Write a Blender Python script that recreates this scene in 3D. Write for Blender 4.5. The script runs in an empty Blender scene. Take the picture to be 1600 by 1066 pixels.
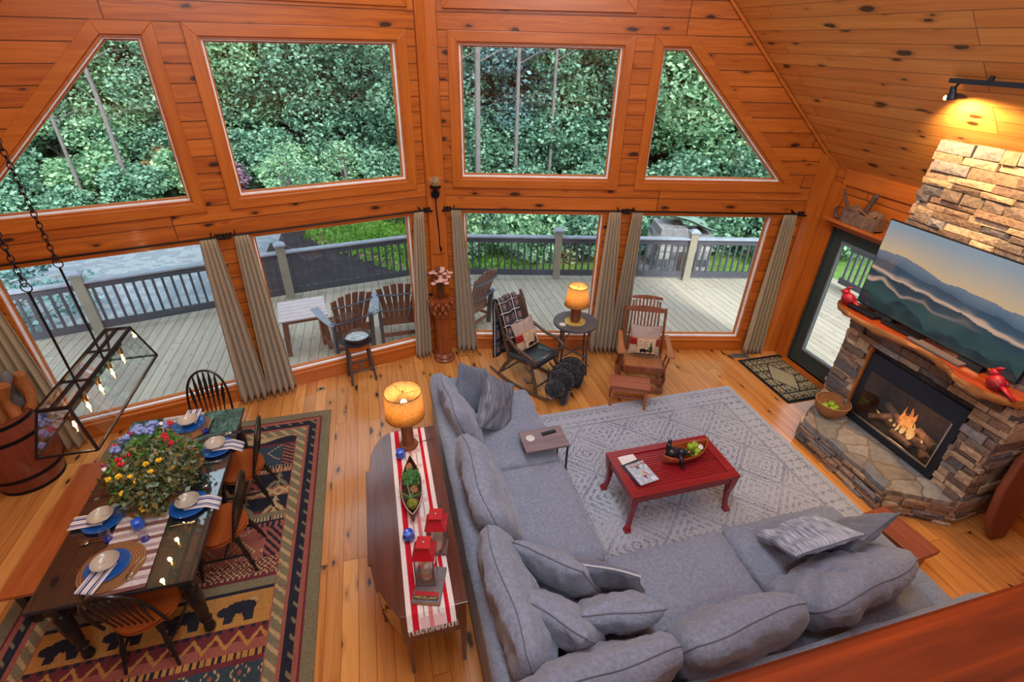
import bpy, math, random
from mathutils import Vector, Matrix, noise
R = math.radians; PI = math.pi
S = bpy.context.scene; COL = S.collection
random.seed(7)
# ------------------------------------------------------------------ camera
cam_d = bpy.data.cameras.new('camera'); cam = bpy.data.objects.new('camera', cam_d); COL.objects.link(cam)
cam_d.sensor_width = 36.0; cam_d.sensor_fit = 'HORIZONTAL'; cam_d.lens = 36.0 * 781.15 / 1600.0
cam_d.clip_start = 0.05; cam_d.clip_end = 400
_r = Vector((0.96610498, -0.25735899, 0.0201871)); _u = Vector((0.11629444, 0.5037051, 0.85601214)); _w = Vector((0.23047076, 0.82464994, -0.51656142))
cam.matrix_world = Matrix(((_r.x, _u.x, -_w.x, 0.0), (_r.y, _u.y, -_w.y, 0.0), (_r.z, _u.z, -_w.z, 4.05), (0, 0, 0, 1)))
S.camera = cam
# ------------------------------------------------------------------ world, sun, exposure
S.view_settings.view_transform = 'Standard'; S.view_settings.look = 'None'
S.view_settings.exposure = 0.0; S.view_settings.gamma = 1.0; S.view_settings.use_curve_mapping = False
S.cycles.use_denoising = True
S.cycles.max_bounces = 8; S.cycles.transparent_max_bounces = 16; S.cycles.sample_clamp_indirect = 6.0
wd = bpy.data.worlds.new('sky'); S.world = wd; wd.use_nodes = True
_n = wd.node_tree.nodes; _n.clear()
_bg = _n.new('ShaderNodeBackground'); _o = _n.new('ShaderNodeOutputWorld')
_bg.inputs[0].default_value = (0.80, 0.90, 1.0, 1); _bg.inputs[1].default_value = 2.0
wd.node_tree.links.new(_bg.outputs[0], _o.inputs[0])
def lamp(name, kind, loc, energy, color=(1, 1, 1), size=1.0, size_y=None, aim=None, spot=None):
    d = bpy.data.lights.new(name, kind); d.energy = energy; d.color = color
    if kind == 'AREA':
        d.size = size
        if size_y: d.shape = 'RECTANGLE'; d.size_y = size_y
    elif kind == 'SUN': d.angle = size
    else: d.shadow_soft_size = size
    if spot: d.spot_size = spot; d.spot_blend = 0.6
    o = bpy.data.objects.new(name, d); COL.objects.link(o); o.location = loc
    if aim: o.rotation_euler = (Vector(aim) - Vector(loc)).to_track_quat('-Z', 'Y').to_euler()
    return o
lamp('sun', 'SUN', (0, 0, 30), 5.5, (1.0, 0.97, 0.9), R(12), aim=(-5, 22, 14))
# unseen fill panels added to brighten the room from above and behind the camera
lamp('fill_light', 'AREA', (0.7, 2.2, 6.9), 240, (0.86, 0.93, 1.0), 1.6, 5.0, aim=(0.7, 2.5, 0))
lamp('fill_light', 'AREA', (0.7, -2.2, 5.7), 190, (0.88, 0.94, 1.0), 3.0, 1.4, aim=(0.8, 4.0, 1.0))

# ------------------------------------------------------------------ geometry helpers
def rotm(rx=0, ry=0, rz=0):
    return Matrix.Rotation(R(rz), 4, 'Z') @ Matrix.Rotation(R(ry), 4, 'Y') @ Matrix.Rotation(R(rx), 4, 'X')
def TM(x=0, y=0, z=0, rx=0, ry=0, rz=0):
    return Matrix.Translation((x, y, z)) @ rotm(rx, ry, rz)
class G:
    def __init__(s, M=None): s.v = []; s.f = []; s.c = []; s.M = M or Matrix.Identity(4)
    def add(s, vs, fs, M=None):
        M = s.M @ M if M else s.M
        b = len(s.v); s.v += [tuple(M @ Vector(p)) for p in vs]; s.f += [tuple(b + i for i in f) for f in fs]
        return s
    def box(s, c, d, M=None, t=(1, 1)):
        x, y, z = d[0] / 2, d[1] / 2, d[2] / 2; a, b = t
        vs = [(-x, -y, -z), (x, -y, -z), (x, y, -z), (-x, y, -z), (-x * a, -y * b, z), (x * a, -y * b, z), (x * a, y * b, z), (-x * a, y * b, z)]
        vs = [(p[0] + c[0], p[1] + c[1], p[2] + c[2]) for p in vs]
        return s.add(vs, [(0, 3, 2, 1), (4, 5, 6, 7), (0, 1, 5, 4), (1, 2, 6, 5), (2, 3, 7, 6), (3, 0, 4, 7)], M)
    def bb(s, a, b, M=None):
        return s.box([(a[i] + b[i]) / 2 for i in range(3)], [abs(b[i] - a[i]) for i in range(3)], M)
    def bar(s, p0, p1, w, t, up=(0, 0, 1), M=None, w1=None, t1=None):
        p0 = Vector(p0); p1 = Vector(p1); d = p1 - p0; z = d.normalized(); up = Vector(up)
        if abs(z.dot(up)) > .98: up = Vector((0, 1, 0))
        x = up.cross(z).normalized(); y = z.cross(x)
        w1 = w if w1 is None else w1; t1 = t if t1 is None else t1
        vs = []
        for p, ww, tt in ((p0, w, t), (p1, w1, t1)):
            for a, b in ((-1, -1), (1, -1), (1, 1), (-1, 1)): vs.append(tuple(p + x * a * ww / 2 + y * b * tt / 2))
        return s.add(vs, [(0, 3, 2, 1), (4, 5, 6, 7), (0, 1, 5, 4), (1, 2, 6, 5), (2, 3, 7, 6), (3, 0, 4, 7)], M)
    def tube(s, pts, r, n=8, M=None, closed=False, sq=1.0):
        P = [Vector(p) for p in pts]; m = len(P)
        rr = r if isinstance(r, (list, tuple)) else [r] * m
        T = []
        for i in range(m):
            a = P[(i - 1) % m] if (closed or i > 0) else P[i]; b = P[(i + 1) % m] if (closed or i < m - 1) else P[i]
            t = (b - a); T.append(t.normalized() if t.length > 1e-9 else Vector((0, 0, 1)))
        up = Vector((0, 0, 1)) if abs(T[0].z) < .9 else Vector((0, 1, 0))
        x = up.cross(T[0]).normalized(); vs = []
        for i in range(m):
            x = (x - T[i] * x.dot(T[i])); x = x.normalized() if x.length > 1e-6 else Vector((1, 0, 0)); y = T[i].cross(x)
            for k in range(n):
                a = 2 * PI * k / n; vs.append(tuple(P[i] + x * math.cos(a) * rr[i] + y * math.sin(a) * rr[i] * sq))
        fs = []
        for i in range(m if closed else m - 1):
            j = (i + 1) % m
            for k in range(n): fs.append((i * n + k, i * n + (k + 1) % n, j * n + (k + 1) % n, j * n + k))
        if not closed: fs += [tuple(range(n - 1, -1, -1)), tuple((m - 1) * n + k for k in range(n))]
        return s.add(vs, fs, M)
    def lathe(s, prof, c=(0, 0, 0), n=24, M=None, cap=True, sy=1.0):
        vs = []; m = len(prof)
        for r, z in prof:
            for k in range(n):
                a = 2 * PI * k / n; vs.append((c[0] + r * math.cos(a), c[1] + r * math.sin(a) * sy, c[2] + z))
        fs = [(i * n + k, i * n + (k + 1) % n, (i + 1) * n + (k + 1) % n, (i + 1) * n + k) for i in range(m - 1) for k in range(n)]
        if cap:
            if prof[0][0] > 1e-5: fs.append(tuple(range(n - 1, -1, -1)))
            if prof[-1][0] > 1e-5: fs.append(tuple((m - 1) * n + k for k in range(n)))
        return s.add(vs, fs, M)
    def ball(s, c, r, n=12, M=None, jit=0, seed=0, fr=3.0):
        r = r if isinstance(r, (list, tuple)) else (r, r, r); vs = []; m = max(5, n // 2 + 1)
        for i in range(m + 1):
            ph = PI * i / m - PI / 2
            for k in range(n):
                a = 2 * PI * k / n; d = Vector((math.cos(ph) * math.cos(a), math.cos(ph) * math.sin(a), math.sin(ph)))
                q = 1 + jit * noise.noise(d * fr + Vector((seed, seed * 2, 0))) if jit else 1
                vs.append((c[0] + d.x * r[0] * q, c[1] + d.y * r[1] * q, c[2] + d.z * r[2] * q))
        fs = [(i * n + k, i * n + (k + 1) % n, (i + 1) * n + (k + 1) % n, (i + 1) * n + k) for i in range(m) for k in range(n)]
        return s.add(vs, fs, M)
    def prism(s, poly, z0, z1, M=None):
        n = len(poly); vs = [(p[0], p[1], z0) for p in poly] + [(p[0], p[1], z1) for p in poly]
        fs = [tuple(range(n - 1, -1, -1)), tuple(range(n, 2 * n))] + [(i, (i + 1) % n, n + (i + 1) % n, n + i) for i in range(n)]
        return s.add(vs, fs, M)
    def grid(s, fn, nu, nv, M=None, cu=False, cv=False):
        vs = [fn(i / (nu if not cu else nu), j / (nv if not cv else nv)) for i in range(nu + (0 if cu else 1)) for j in range(nv + (0 if cv else 1))]
        a = nu if cu else nu + 1; b = nv if cv else nv + 1
        fs = [(i * b + j, ((i + 1) % a) * b + j, ((i + 1) % a) * b + (j + 1) % b, i * b + (j + 1) % b) for i in range(nu) for j in range(nv)]
        return s.add(vs, fs, M)
    def build(s, name, mat=None, parent=None, smooth=0, bevel=0, sub=0, solid=0, loc=None, rz=None, fcol=None, recalc=True, seg=2):
        me = bpy.data.meshes.new(name); me.from_pydata(s.v, [], s.f)
        if recalc:
            import bmesh
            bm = bmesh.new(); bm.from_mesh(me)
            if smooth: bmesh.ops.remove_doubles(bm, verts=bm.verts, dist=1e-5)
            bmesh.ops.recalc_face_normals(bm, faces=bm.faces); bm.to_mesh(me); bm.free()
        if fcol is not None:
            ca = me.color_attributes.new('Col', 'FLOAT_COLOR', 'CORNER'); buf = []
            for p, c in zip(me.polygons, fcol): buf += list(c[:3] + (1.0,) if len(c) == 3 else c) * p.loop_total
            ca.data.foreach_set('color', buf)
        if mat: me.materials.append(mat)
        if smooth:
            me.polygons.foreach_set('use_smooth', [True] * len(me.polygons))
            if smooth < 180: me.set_sharp_from_angle(angle=R(smooth))
        o = bpy.data.objects.new(name, me); COL.objects.link(o)
        if parent: o.parent = parent
        if loc: o.location = loc
        if rz is not None: o.rotation_euler = (0, 0, R(rz))
        if solid: m = o.modifiers.new('s', 'SOLIDIFY'); m.thickness = solid; m.offset = 0
        if bevel: m = o.modifiers.new('b', 'BEVEL'); m.width = bevel; m.segments = seg; m.limit_method = 'ANGLE'; m.angle_limit = R(40)
        if sub: m = o.modifiers.new('u', 'SUBSURF'); m.levels = sub; m.render_levels = sub
        return o
def tag(o, label, cat, group=None, kind=None):
    if label: o['label'] = label
    if cat: o['category'] = cat
    if group: o['group'] = group
    if kind: o['kind'] = kind
    return o
def thing(name, label, cat, loc=(0, 0, 0), rz=0, group=None):
    o = bpy.data.objects.new(name, None); COL.objects.link(o); o.empty_display_size = .1
    o.location = loc; o.rotation_euler = (0, 0, R(rz)); return tag(o, label, cat, group)
def struct(o): o['kind'] = 'structure'; return o
def copytree(o, parent=None):
    c = o.copy(); COL.objects.link(c)
    if parent: c.parent = parent
    for ch in list(o.children): copytree(ch, c)
    return c
def dup(o, loc, rz=0, label=None, group=None, scale=None):
    c = copytree(o); c.location = loc; c.rotation_euler = (0, 0, R(rz))
    if label: c['label'] = label
    if group: c['group'] = group
    if scale: c.scale = (scale,) * 3
    return c
# ------------------------------------------------------------------ material helpers
def srgb(r, g, b):
    f = lambda c: (c / 255 / 12.92) if c / 255 <= .04045 else ((c / 255 + .055) / 1.055) ** 2.4
    return (f(r), f(g), f(b))
class NT:
    def __init__(s, name):
        s.m = bpy.data.materials.new(name); s.m.use_nodes = True; s.t = s.m.node_tree; s.t.nodes.clear()
        s.out = s.t.nodes.new('ShaderNodeOutputMaterial')
    def n(s, kind, ins=None, **kw):
        nd = s.t.nodes.new(kind)
        for k, v in kw.items(): setattr(nd, k, v)
        for k, v in (ins or {}).items(): s.set(nd.inputs[k], v)
        return nd
    def set(s, sock, v):
        if isinstance(v, bpy.types.NodeSocket): s.t.links.new(v, sock)
        elif isinstance(v, bpy.types.Node): s.t.links.new(v.outputs[0], sock)
        elif isinstance(v, tuple) and len(v) == 3 and sock.type == 'RGBA': sock.default_value = (*v, 1)
        else: sock.default_value = v
    def math(s, op, a, b=0.0, c=0.0):
        nd = s.t.nodes.new('ShaderNodeMath'); nd.operation = op; s.set(nd.inputs[0], a); s.set(nd.inputs[1], b)
        if op in ('MULTIPLY_ADD', 'SMOOTH_MIN'): s.set(nd.inputs[2], c)
        return nd.outputs[0]
    def mix(s, f, a, b, mode='MIX'):
        nd = s.t.nodes.new('ShaderNodeMix'); nd.data_type = 'RGBA'; nd.blend_type = mode
        s.set(nd.inputs[0], f); s.set(nd.inputs[6], a); s.set(nd.inputs[7], b); return nd.outputs[2]
    def ramp(s, f, stops, interp='LINEAR'):
        nd = s.t.nodes.new('ShaderNodeValToRGB'); s.set(nd.inputs[0], f); e = nd.color_ramp.elements; nd.color_ramp.interpolation = interp
        while len(e) < len(stops): e.new(.5)
        for i, (p, c) in enumerate(stops): e[i].position = p; e[i].color = (*c, 1) if len(c) == 3 else c
        return nd.outputs[0]
    def obj(s): return s.n('ShaderNodeTexCoord').outputs['Object']
    def vec(s, src, sx=1, sy=1, sz=1, loc=(0, 0, 0)):
        return s.n('ShaderNodeMapping', {0: src, 1: loc, 3: (sx, sy, sz)}).outputs[0]
    def noise(s, v, sc, det=3, rough=.55, dist=0): return s.n('ShaderNodeTexNoise', {'Vector': v, 'Scale': sc, 'Detail': det, 'Roughness': rough, 'Distortion': dist}).outputs[0]
    def bump(s, h, st=.3, d=.01): return s.n('ShaderNodeBump', {'Height': h, 'Strength': st, 'Distance': d}).outputs[0]
    def pbsdf(s, col, rough=.5, metal=0, nrm=None, **kw):
        p = s.n('ShaderNodeBsdfPrincipled', {'Base Color': col, 'Roughness': rough, 'Metallic': metal})
        if nrm is not None: s.set(p.inputs['Normal'], nrm)
        for k, v in kw.items(): s.set(p.inputs[k.replace('_', ' ')], v)
        s.t.links.new(p.outputs[0], s.out.inputs[0]); return p
_mc = {}
def plain(name, col, rough=.5, metal=0, var=.12, sc=8, bump=.0, **kw):
    if name in _mc: return _mc[name]
    t = NT(name); o = t.obj(); f = t.noise(o, sc, 3)
    c = t.ramp(f, [(.3, tuple(x * (1 - var) for x in col)), (.7, tuple(min(1, x * (1 + var)) for x in col))])
    t.pbsdf(c, rough, metal, t.bump(f, bump, .01) if bump else None, **kw); _mc[name] = t.m; return t.m
def wood(name, a, b, axis=0, rough=.4, sc=1.0, coat=0.0, bump=.1):
    """a long-grained wood; the grain runs along the given local axis"""
    if name in _mc: return _mc[name]
    t = NT(name); o = t.obj(); s = [14 * sc, 14 * sc, 14 * sc]; s[axis] = .9 * sc
    v = t.vec(o, *s); f = t.noise(v, 1.6, 4, .6, .6); f2 = t.noise(t.vec(o, 1, 1, 1), 2.5, 2)
    c = t.ramp(f, [(.25, b), (.5, tuple((x + y) / 2 for x, y in zip(a, b))), (.75, a)])
    c = t.mix(t.math('MULTIPLY', f2, .5), c, tuple(x * .7 for x in b))
    t.pbsdf(c, rough, 0, t.bump(f, bump, .004), Coat_Weight=coat, Coat_Roughness=.15); _mc[name] = t.m; return t.m
def planks(name, light, dark, w=.14, L=2.6, u=0, v=1, rough=.4, knots=1.0, coat=0.0, gap=.004, tint=.35, knotc=(.03, .012, .006), gapd=.35, ks=1.0, bumpd=.01):
    """boards running along local axis u, laid across local axis v"""
    t = NT(name); o = t.obj(); sp = t.n('ShaderNodeSeparateXYZ', {0: o})
    cv = t.n('ShaderNodeCombineXYZ', {0: sp.outputs[u], 1: sp.outputs[v]}).outputs[0]
    br = t.n('ShaderNodeTexBrick', {'Vector': cv, 'Color1': (0, 0, 0), 'Color2': (1, 1, 1), 'Mortar': (0, 0, 0), 'Scale': 1.0, 'Mortar Size': gap, 'Mortar Smooth': .3, 'Bias': 0.0, 'Brick Width': L, 'Row Height': w}, offset=.37, offset_frequency=3)
    rnd = br.outputs[0]; mort = br.outputs[1]
    off = t.n('ShaderNodeCombineXYZ', {0: t.math('MULTIPLY', rnd, 37.0), 1: t.math('MULTIPLY', rnd, 11.0), 2: t.math('MULTIPLY', rnd, 5.0)}).outputs[0]
    va = t.n('ShaderNodeVectorMath', {0: cv, 1: off}, operation='ADD').outputs[0]
    kn = t.n('ShaderNodeTexVoronoi', {'Vector': t.vec(va, 2.3 * ks, 6.0 * ks, 1), 'Scale': 1.0, 'Randomness': 1.0}, voronoi_dimensions='2D')
    kd = kn.outputs['Distance']; kc = t.n('ShaderNodeSeparateColor', {0: kn.outputs['Color']}).outputs[0]
    gv = t.n('ShaderNodeVectorMath', {0: t.vec(va, .7, 22, 1), 1: t.n('ShaderNodeCombineXYZ', {1: t.math('DIVIDE', .25, t.math('ADD', kd, .12))}).outputs[0]}, operation='ADD').outputs[0]
    g = t.noise(gv, 1.3, 4, .6, .5); g2 = t.noise(t.vec(va, .5, 3, 1), 1.5, 2)
    c = t.ramp(g, [(.28, dark), (.72, light)])
    c = t.mix(t.math('MULTIPLY', g2, .45), c, tuple(x * .75 for x in dark))
    c = t.mix(t.math('MULTIPLY', t.math('SUBTRACT', rnd, .0), tint), c, t.mix(rnd, tuple(x * .55 for x in dark), tuple(min(1, x * 1.25) for x in light)))
    # knots: only some cells carry one
    thr = t.math('MULTIPLY', t.math('MAXIMUM', t.math('SUBTRACT', kc, .45), 0.0), .29 * knots)
    nz = t.math('MULTIPLY', t.noise(t.vec(va, 14, 14, 1), 1.5, 3), .12)
    k = t.math('SUBTRACT', t.math('ADD', thr, t.math('SUBTRACT', nz, .06)), kd)
    kf = t.n('ShaderNodeMapRange', {0: k, 1: -.02, 2: .025, 3: 0.0, 4: .92}).outputs[0]
    kh = t.n('ShaderNodeMapRange', {0: k, 1: -.16, 2: .0, 3: 0.0, 4: .45}).outputs[0]
    kh = t.math('MULTIPLY', kh, t.math('GREATER_THAN', kc, .46))
    c = t.mix(kh, c, tuple(x * .45 for x in dark)); c = t.mix(t.math('MULTIPLY', kf, t.math('GREATER_THAN', kc, .5)), c, knotc)
    c = t.mix(t.math('MULTIPLY', mort, 1 - gapd), c, tuple(x * .12 for x in dark))
    h = t.math('ADD', t.math('MULTIPLY', mort, -1.0), t.math('MULTIPLY', g, .12))
    t.pbsdf(c, rough, 0, t.bump(h, .5, bumpd), Coat_Weight=coat, Coat_Roughness=.12); return t.m
def vcol(name, rough=.8, noise_amt=.15, sc=60, bump=.2, emit=0, coat=0, spec=.3, dist=.004):
    t = NT(name); a = t.n('ShaderNodeVertexColor', layer_name='Col').outputs[0]
    f = t.noise(t.obj(), sc, 2)
    c = t.mix(noise_amt, a, t.mix(f, (0, 0, 0), (1, 1, 1)), 'OVERLAY') if noise_amt else a
    kw = dict(Specular_IOR_Level=spec, Coat_Weight=coat, Coat_Roughness=.05)
    if emit: kw.update(Emission_Color=a, Emission_Strength=emit)
    t.pbsdf(c, rough, 0, t.bump(f, bump, dist) if bump else None, **kw); return t.m
def fabric(name, a, b, sc=180, rough=.95, bump=.25, sheen=.3, big=3, cr=0):
    if name in _mc: return _mc[name]
    t = NT(name); o = t.obj(); f = t.noise(o, sc, 2, .7); g = t.noise(o, big, 3)
    c = t.mix(f, a, b); c = t.mix(t.math('MULTIPLY', g, .35), c, tuple(x * .75 for x in a))
    h = t.math('ADD', f, t.math('MULTIPLY', t.noise(o, 14, 3), 1.5))
    if cr: h = t.math('ADD', t.math('MULTIPLY', h, .3), t.math('MULTIPLY', t.math('POWER', t.math('ABSOLUTE', t.math('SUBTRACT', t.noise(t.vec(o, 1, 1.6, 1), 5, 3, .5, .8), .5)), .5), cr)); c = t.mix(.5, c, t.mix(t.noise(o, 38, 3, .7), (0, 0, 0), (1, 1, 1)), 'OVERLAY')
    t.pbsdf(c, rough, 0, t.bump(h, bump, .004 if not cr else .012), Sheen_Weight=sheen, Sheen_Roughness=.5, Specular_IOR_Level=.15); _mc[name] = t.m; return t.m
def glass(name, tint=(1, 1, 1), refl=1.0):
    if name in _mc: return _mc[name]
    t = NT(name); tr = t.n('ShaderNodeBsdfTransparent', {0: tint}); gl = t.n('ShaderNodeBsdfGlossy', {0: (1, 1, 1), 'Roughness': .0})
    ge = t.n('ShaderNodeNewGeometry').outputs['Backfacing']; fr = t.n('ShaderNodeFresnel', {0: t.math('MULTIPLY_ADD', ge, 1 / 1.45 - 1.45, 1.45)}); mx = t.n('ShaderNodeMixShader', {0: t.math('MULTIPLY', fr, refl), 1: tr, 2: gl})
    t.t.links.new(mx.outputs[0], t.out.inputs[0]); _mc[name] = t.m; return t.m
def emis(name, col, st):
    if name in _mc: return _mc[name]
    t = NT(name); f = t.noise(t.obj(), 5, 1)
    e = t.n('ShaderNodeEmission', {0: t.mix(t.math('MULTIPLY', f, .1), col, (1, 1, 1)), 1: st}); t.t.links.new(e.outputs[0], t.out.inputs[0]); _mc[name] = t.m; return t.m
def painted(name, nx, ny, sx, sy, fn, mat, parent=None, M=None, hf=None, centre=True, **kw):
    """a woven / printed surface: one colour per cell from fn(u, v), lying in the local XY plane"""
    vs = []; fs = []; cs = []
    for j in range(ny + 1):
        for i in range(nx + 1):
            u = i / nx; v = j / ny; x = (u - .5) * sx; y = (v - .5) * sy
            vs.append((x, y, hf(u, v) if hf else 0.0))
    for j in range(ny):
        for i in range(nx):
            a = j * (nx + 1) + i; fs.append((a, a + 1, a + nx + 2, a + nx + 1)); cs.append(fn((i + .5) / nx, (j + .5) / ny))
    g = G(); g.add(vs, fs, M); return g.build(name, mat, parent, fcol=cs, recalc=False, **kw)
# ------------------------------------------------------------------ room shell
A = 13.83; VX0, VY0 = .745, 6.51; CA, SA = math.cos(R(A)), math.sin(R(A)); XR, XL, YB = 5.71, -4.22, -3.0
EAVE = 2.74; SE = (XR - VX0) / CA
pine_wall = planks('pine_wall_boards', srgb(216, 122, 42), srgb(160, 74, 18), .165, 2.9, 0, 2, .38, 1.0, .15, .006, .3, gapd=.25)
pine_side = planks('pine_side_boards', srgb(216, 122, 42), srgb(160, 74, 18), .165, 2.9, 1, 2, .38, 1.0, .15, .006, .3, gapd=.25)
pine_ceil = planks('pine_ceiling_boards', srgb(250, 178, 94), srgb(208, 126, 54), .146, 3.2, 0, 1, .4, 1.1, .1, .004, .35)
pine_floor = planks('pine_floor_boards', srgb(232, 164, 90), srgb(184, 106, 42), .132, 3.1, 1, 0, .24, .85, .45, .0025, .55, gapd=.3, ks=.8)
trim_w = wood('pine_trim', srgb(216, 124, 44), srgb(178, 88, 24), 2, .35, .8, .2)
trim_h = wood('pine_trim_level', srgb(216, 124, 44), srgb(178, 88, 24), 0, .35, .8, .2)
trim_y = wood('pine_trim_deep', srgb(216, 124, 44), srgb(178, 88, 24), 1, .35, .8, .2)
XZ = Matrix(((1, 0, 0, 0), (0, 0, 1, 0), (0, 1, 0, 0), (0, 0, 0, 1)))        # (x, y, z) -> (x, z, y)
def roofz(s): return EAVE + (XR - (VX0 + s * CA))
def prow(side):                                                     # side 1: right wall, -1: left wall
    q = side; g = G()
    def P(poly, y0=0.0, y1=.18, gg=g): gg.prism([(q * a, b) for a, b in poly], y0, y1, XZ)
    def rc(a, b, z0, z1, y0=0.0, y1=.18, gg=g): P([(a, z0), (b, z0), (b, z1), (a, z1)], y0, y1, gg)
    rc(0, SE, 0, .2); rc(0, .34, .2, 2.11); rc(2.22, 2.66, .2, 2.11); rc(4.49, SE, .2, 2.11); rc(0, SE, 2.11, 2.525)
    rc(0, .34, 2.525, 4.02); rc(2.23, 2.66, 2.525, 4.02)
    P([(4.5, 2.525), (SE, 2.525), (SE, roofz(SE)), ((XR - VX0 - (4.02 - EAVE)) / CA, 4.02), (2.965, 4.02)])
    se = (XR - VX0 - (4.43 - EAVE)) / CA; P([(0, 4.02), ((XR - VX0 - (4.02 - EAVE)) / CA, 4.02), (se, 4.43), (0, 4.43)])
    rc(0, .3, 4.43, 5.3); s5 = (XR - VX0 - (5.3 - EAVE)) / CA; P([(2.2, 4.43), (se, 4.43), (s5, 5.3), (2.2, 5.3)]); P([(0, 5.3), (s5, 5.3), (0, roofz(0))])
    o = g.build('wall_right_front' if q > 0 else 'wall_left_front', pine_wall, loc=(VX0, VY0, 0), rz=-A * q); struct(o)
    def T(name, poly, y0, y1, mat=trim_h, bev=.004):
        gg = G(); P(poly, y0, y1, gg); t = gg.build(name, mat, loc=(VX0, VY0, 0), rz=-A * q, bevel=bev); return t
    k = [0]
    def trim(poly, y0=-.028, y1=-.001, mat=trim_h):
        k[0] += 1; return struct(T('trim_%d' % (k[0] + (0 if q > 0 else 40)), poly, y0, y1, mat))
    def rect(a, b, z0, z1): return [(a, z0), (b, z0), (b, z1), (a, z1)]
    # window: casing boards around, jambs inside, sash, vinyl edge and pane
    def window(num, poly, casing=True, cw=.105):
        n = len(poly); cx = sum(p[0] for p in poly) / n; cz = sum(p[1] for p in poly) / n
        def inset(d):
            out = []
            for i in range(n):
                p0 = Vector(poly[i - 1]); p1 = Vector(poly[i]); p2 = Vector(poly[(i + 1) % n])
                d1 = (p1 - p0).normalized(); d2 = (p2 - p1).normalized(); n1 = Vector((-d1.y, d1.x)); n2 = Vector((-d2.y, d2.x))
                b = (n1 + n2); b = b / max(.2, b.dot(n1)); out.append(tuple(p1 + b * d))
            return out
        def ring(d0, d1, y0, y1):
            a = inset(d0); b = inset(d1); gg = G()
            for i in range(n):
                j = (i + 1) % n; P([a[i], a[j], b[j], b[i]], y0, y1, gg)
            return gg
        fr = ring(0, .022, .0, .14).build('window_%d' % num, trim_h, loc=(VX0, VY0, 0), rz=-A * q); struct(fr)
        ring(.022, .05, .07, .12).build('sash', trim_h, fr); ring(.02, .036, .03, .069).build('glazing_edge', white_vinyl, fr)  # vinyl strip whitened and widened to carry the highlight along the sash
        gg = G(); P(inset(.048), .092, .098, gg); gg.build('pane', pane_glass, fr)
        if casing:
            a = inset(-cw); c2 = inset(0)
            for i in range(n):
                j = (i + 1) % n; trim([a[i], a[j], c2[j], c2[i]], -.028, -.001, trim_w if abs(a[i][0] - a[j][0]) < .3 else trim_h)
        return fr
    b = 0 if q > 0 else 4
    window(1 + b, rect(.34, 2.22, .2, 2.11), False); window(2 + b, rect(2.66, 4.49, .2, 2.11), False)
    window(3 + b, rect(.34, 2.23, 2.525, 4.02)); window(4 + b, [(2.66, 2.525), (4.5, 2.525), (2.965, 4.02), (2.66, 4.02)])
    window(9 if q > 0 else 10, rect(.3, 2.2, 4.43, 5.3))
    for a0, a1 in ((.3, 2.26), (2.62, 4.53)):
        trim(rect(a0, a1, .0, .17), -.022, -.001); trim(rect(a0, a1, .17, .2), -.04, .06)          # base board and sill of the low windows
        trim(rect(a0, a1, 2.11, 2.14), -.012, -.001)
    if q > 0: trim(rect(4.86, SE, 0, 2.9), -.035, -.001, trim_w)
    else: trim(rect(4.86, SE, 0, 2.9), -.035, -.001, trim_w)
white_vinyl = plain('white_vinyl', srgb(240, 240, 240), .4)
pane_glass = glass('window_glass', (.96, .985, 1.0), .9)
prow(1); prow(-1)
def S_(name, g, mat, **k): return struct(g.build(name, mat, **k))
# centre post with its two faces
g = G()
for q in (1, -1):
    M = TM(0, 0, 0, 0, 0, -A * q); g.bb((0 if q > 0 else -.13, -.06, 0), (.13 if q > 0 else 0, -.001, 7.5), M)
S_('trim_90', g, trim_w, loc=(VX0, VY0, 0), bevel=.006)
g = G(); g.bb((-.1, -.075, 1.55), (.1, -.05, 2.55)); S_('trim_91', g, trim_w, loc=(VX0, VY0 - .02, 0), bevel=.006)
fy = lambda x: VY0 + .02 - abs(x - VX0) * math.tan(R(A))
g = G(); g.prism([(XL - .2, YB), (XR + .2, YB), (XR + .2, fy(XR + .2) + .1), (VX0, fy(VX0) + .1), (XL - .2, fy(XL - .2) + .1)], -.2, 0); S_('floor', g, pine_floor)
g = G(); g.bb((XL, YB, 2.52), (XR, .02, 2.74)); S_('floor', g, pine_floor)
# side walls; the right one with the door opening
DY0, DY1, DZ = 4.11, 5.02, 2.06
g = G(); g.bb((0, YB, 0), (.18, DY0, EAVE + .05)); g.bb((0, DY1, 0), (.18, fy(XR) + .1, EAVE + .05)); g.bb((0, DY0, DZ), (.18, DY1, EAVE + .05)); S_('wall_right', g, pine_side, loc=(XR, 0, 0))
g = G(); g.bb((-.18, YB, 0), (0, fy(XL) + .1, EAVE + .05)); S_('wall_left', g, pine_side, loc=(XL, 0, 0))
g = G(); g.prism([(XL, 0), (XR, 0), (XR, EAVE), (VX0, roofz(0)), (XL, EAVE)], YB - .18, YB, XZ); S_('wall_back', g, pine_wall)
L_ = (XR - VX0) * math.sqrt(2); h = math.sqrt(.5)
for q in (1, -1):
    M = Matrix(((0, -h * q, h * q, XR if q > 0 else XL), (1, 0, 0, 0), (0, h, h, EAVE), (0, 0, 0, 1)))
    g = G(); g.prism([(YB - .2, -.3), (fy(XR) + .26, -.3), (VY0 + .26, L_ + .02), (YB - .2, L_ + .02)], 0, .2)
    o = S_('ceiling', g, pine_ceil, recalc=True); o.matrix_world = M
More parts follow.
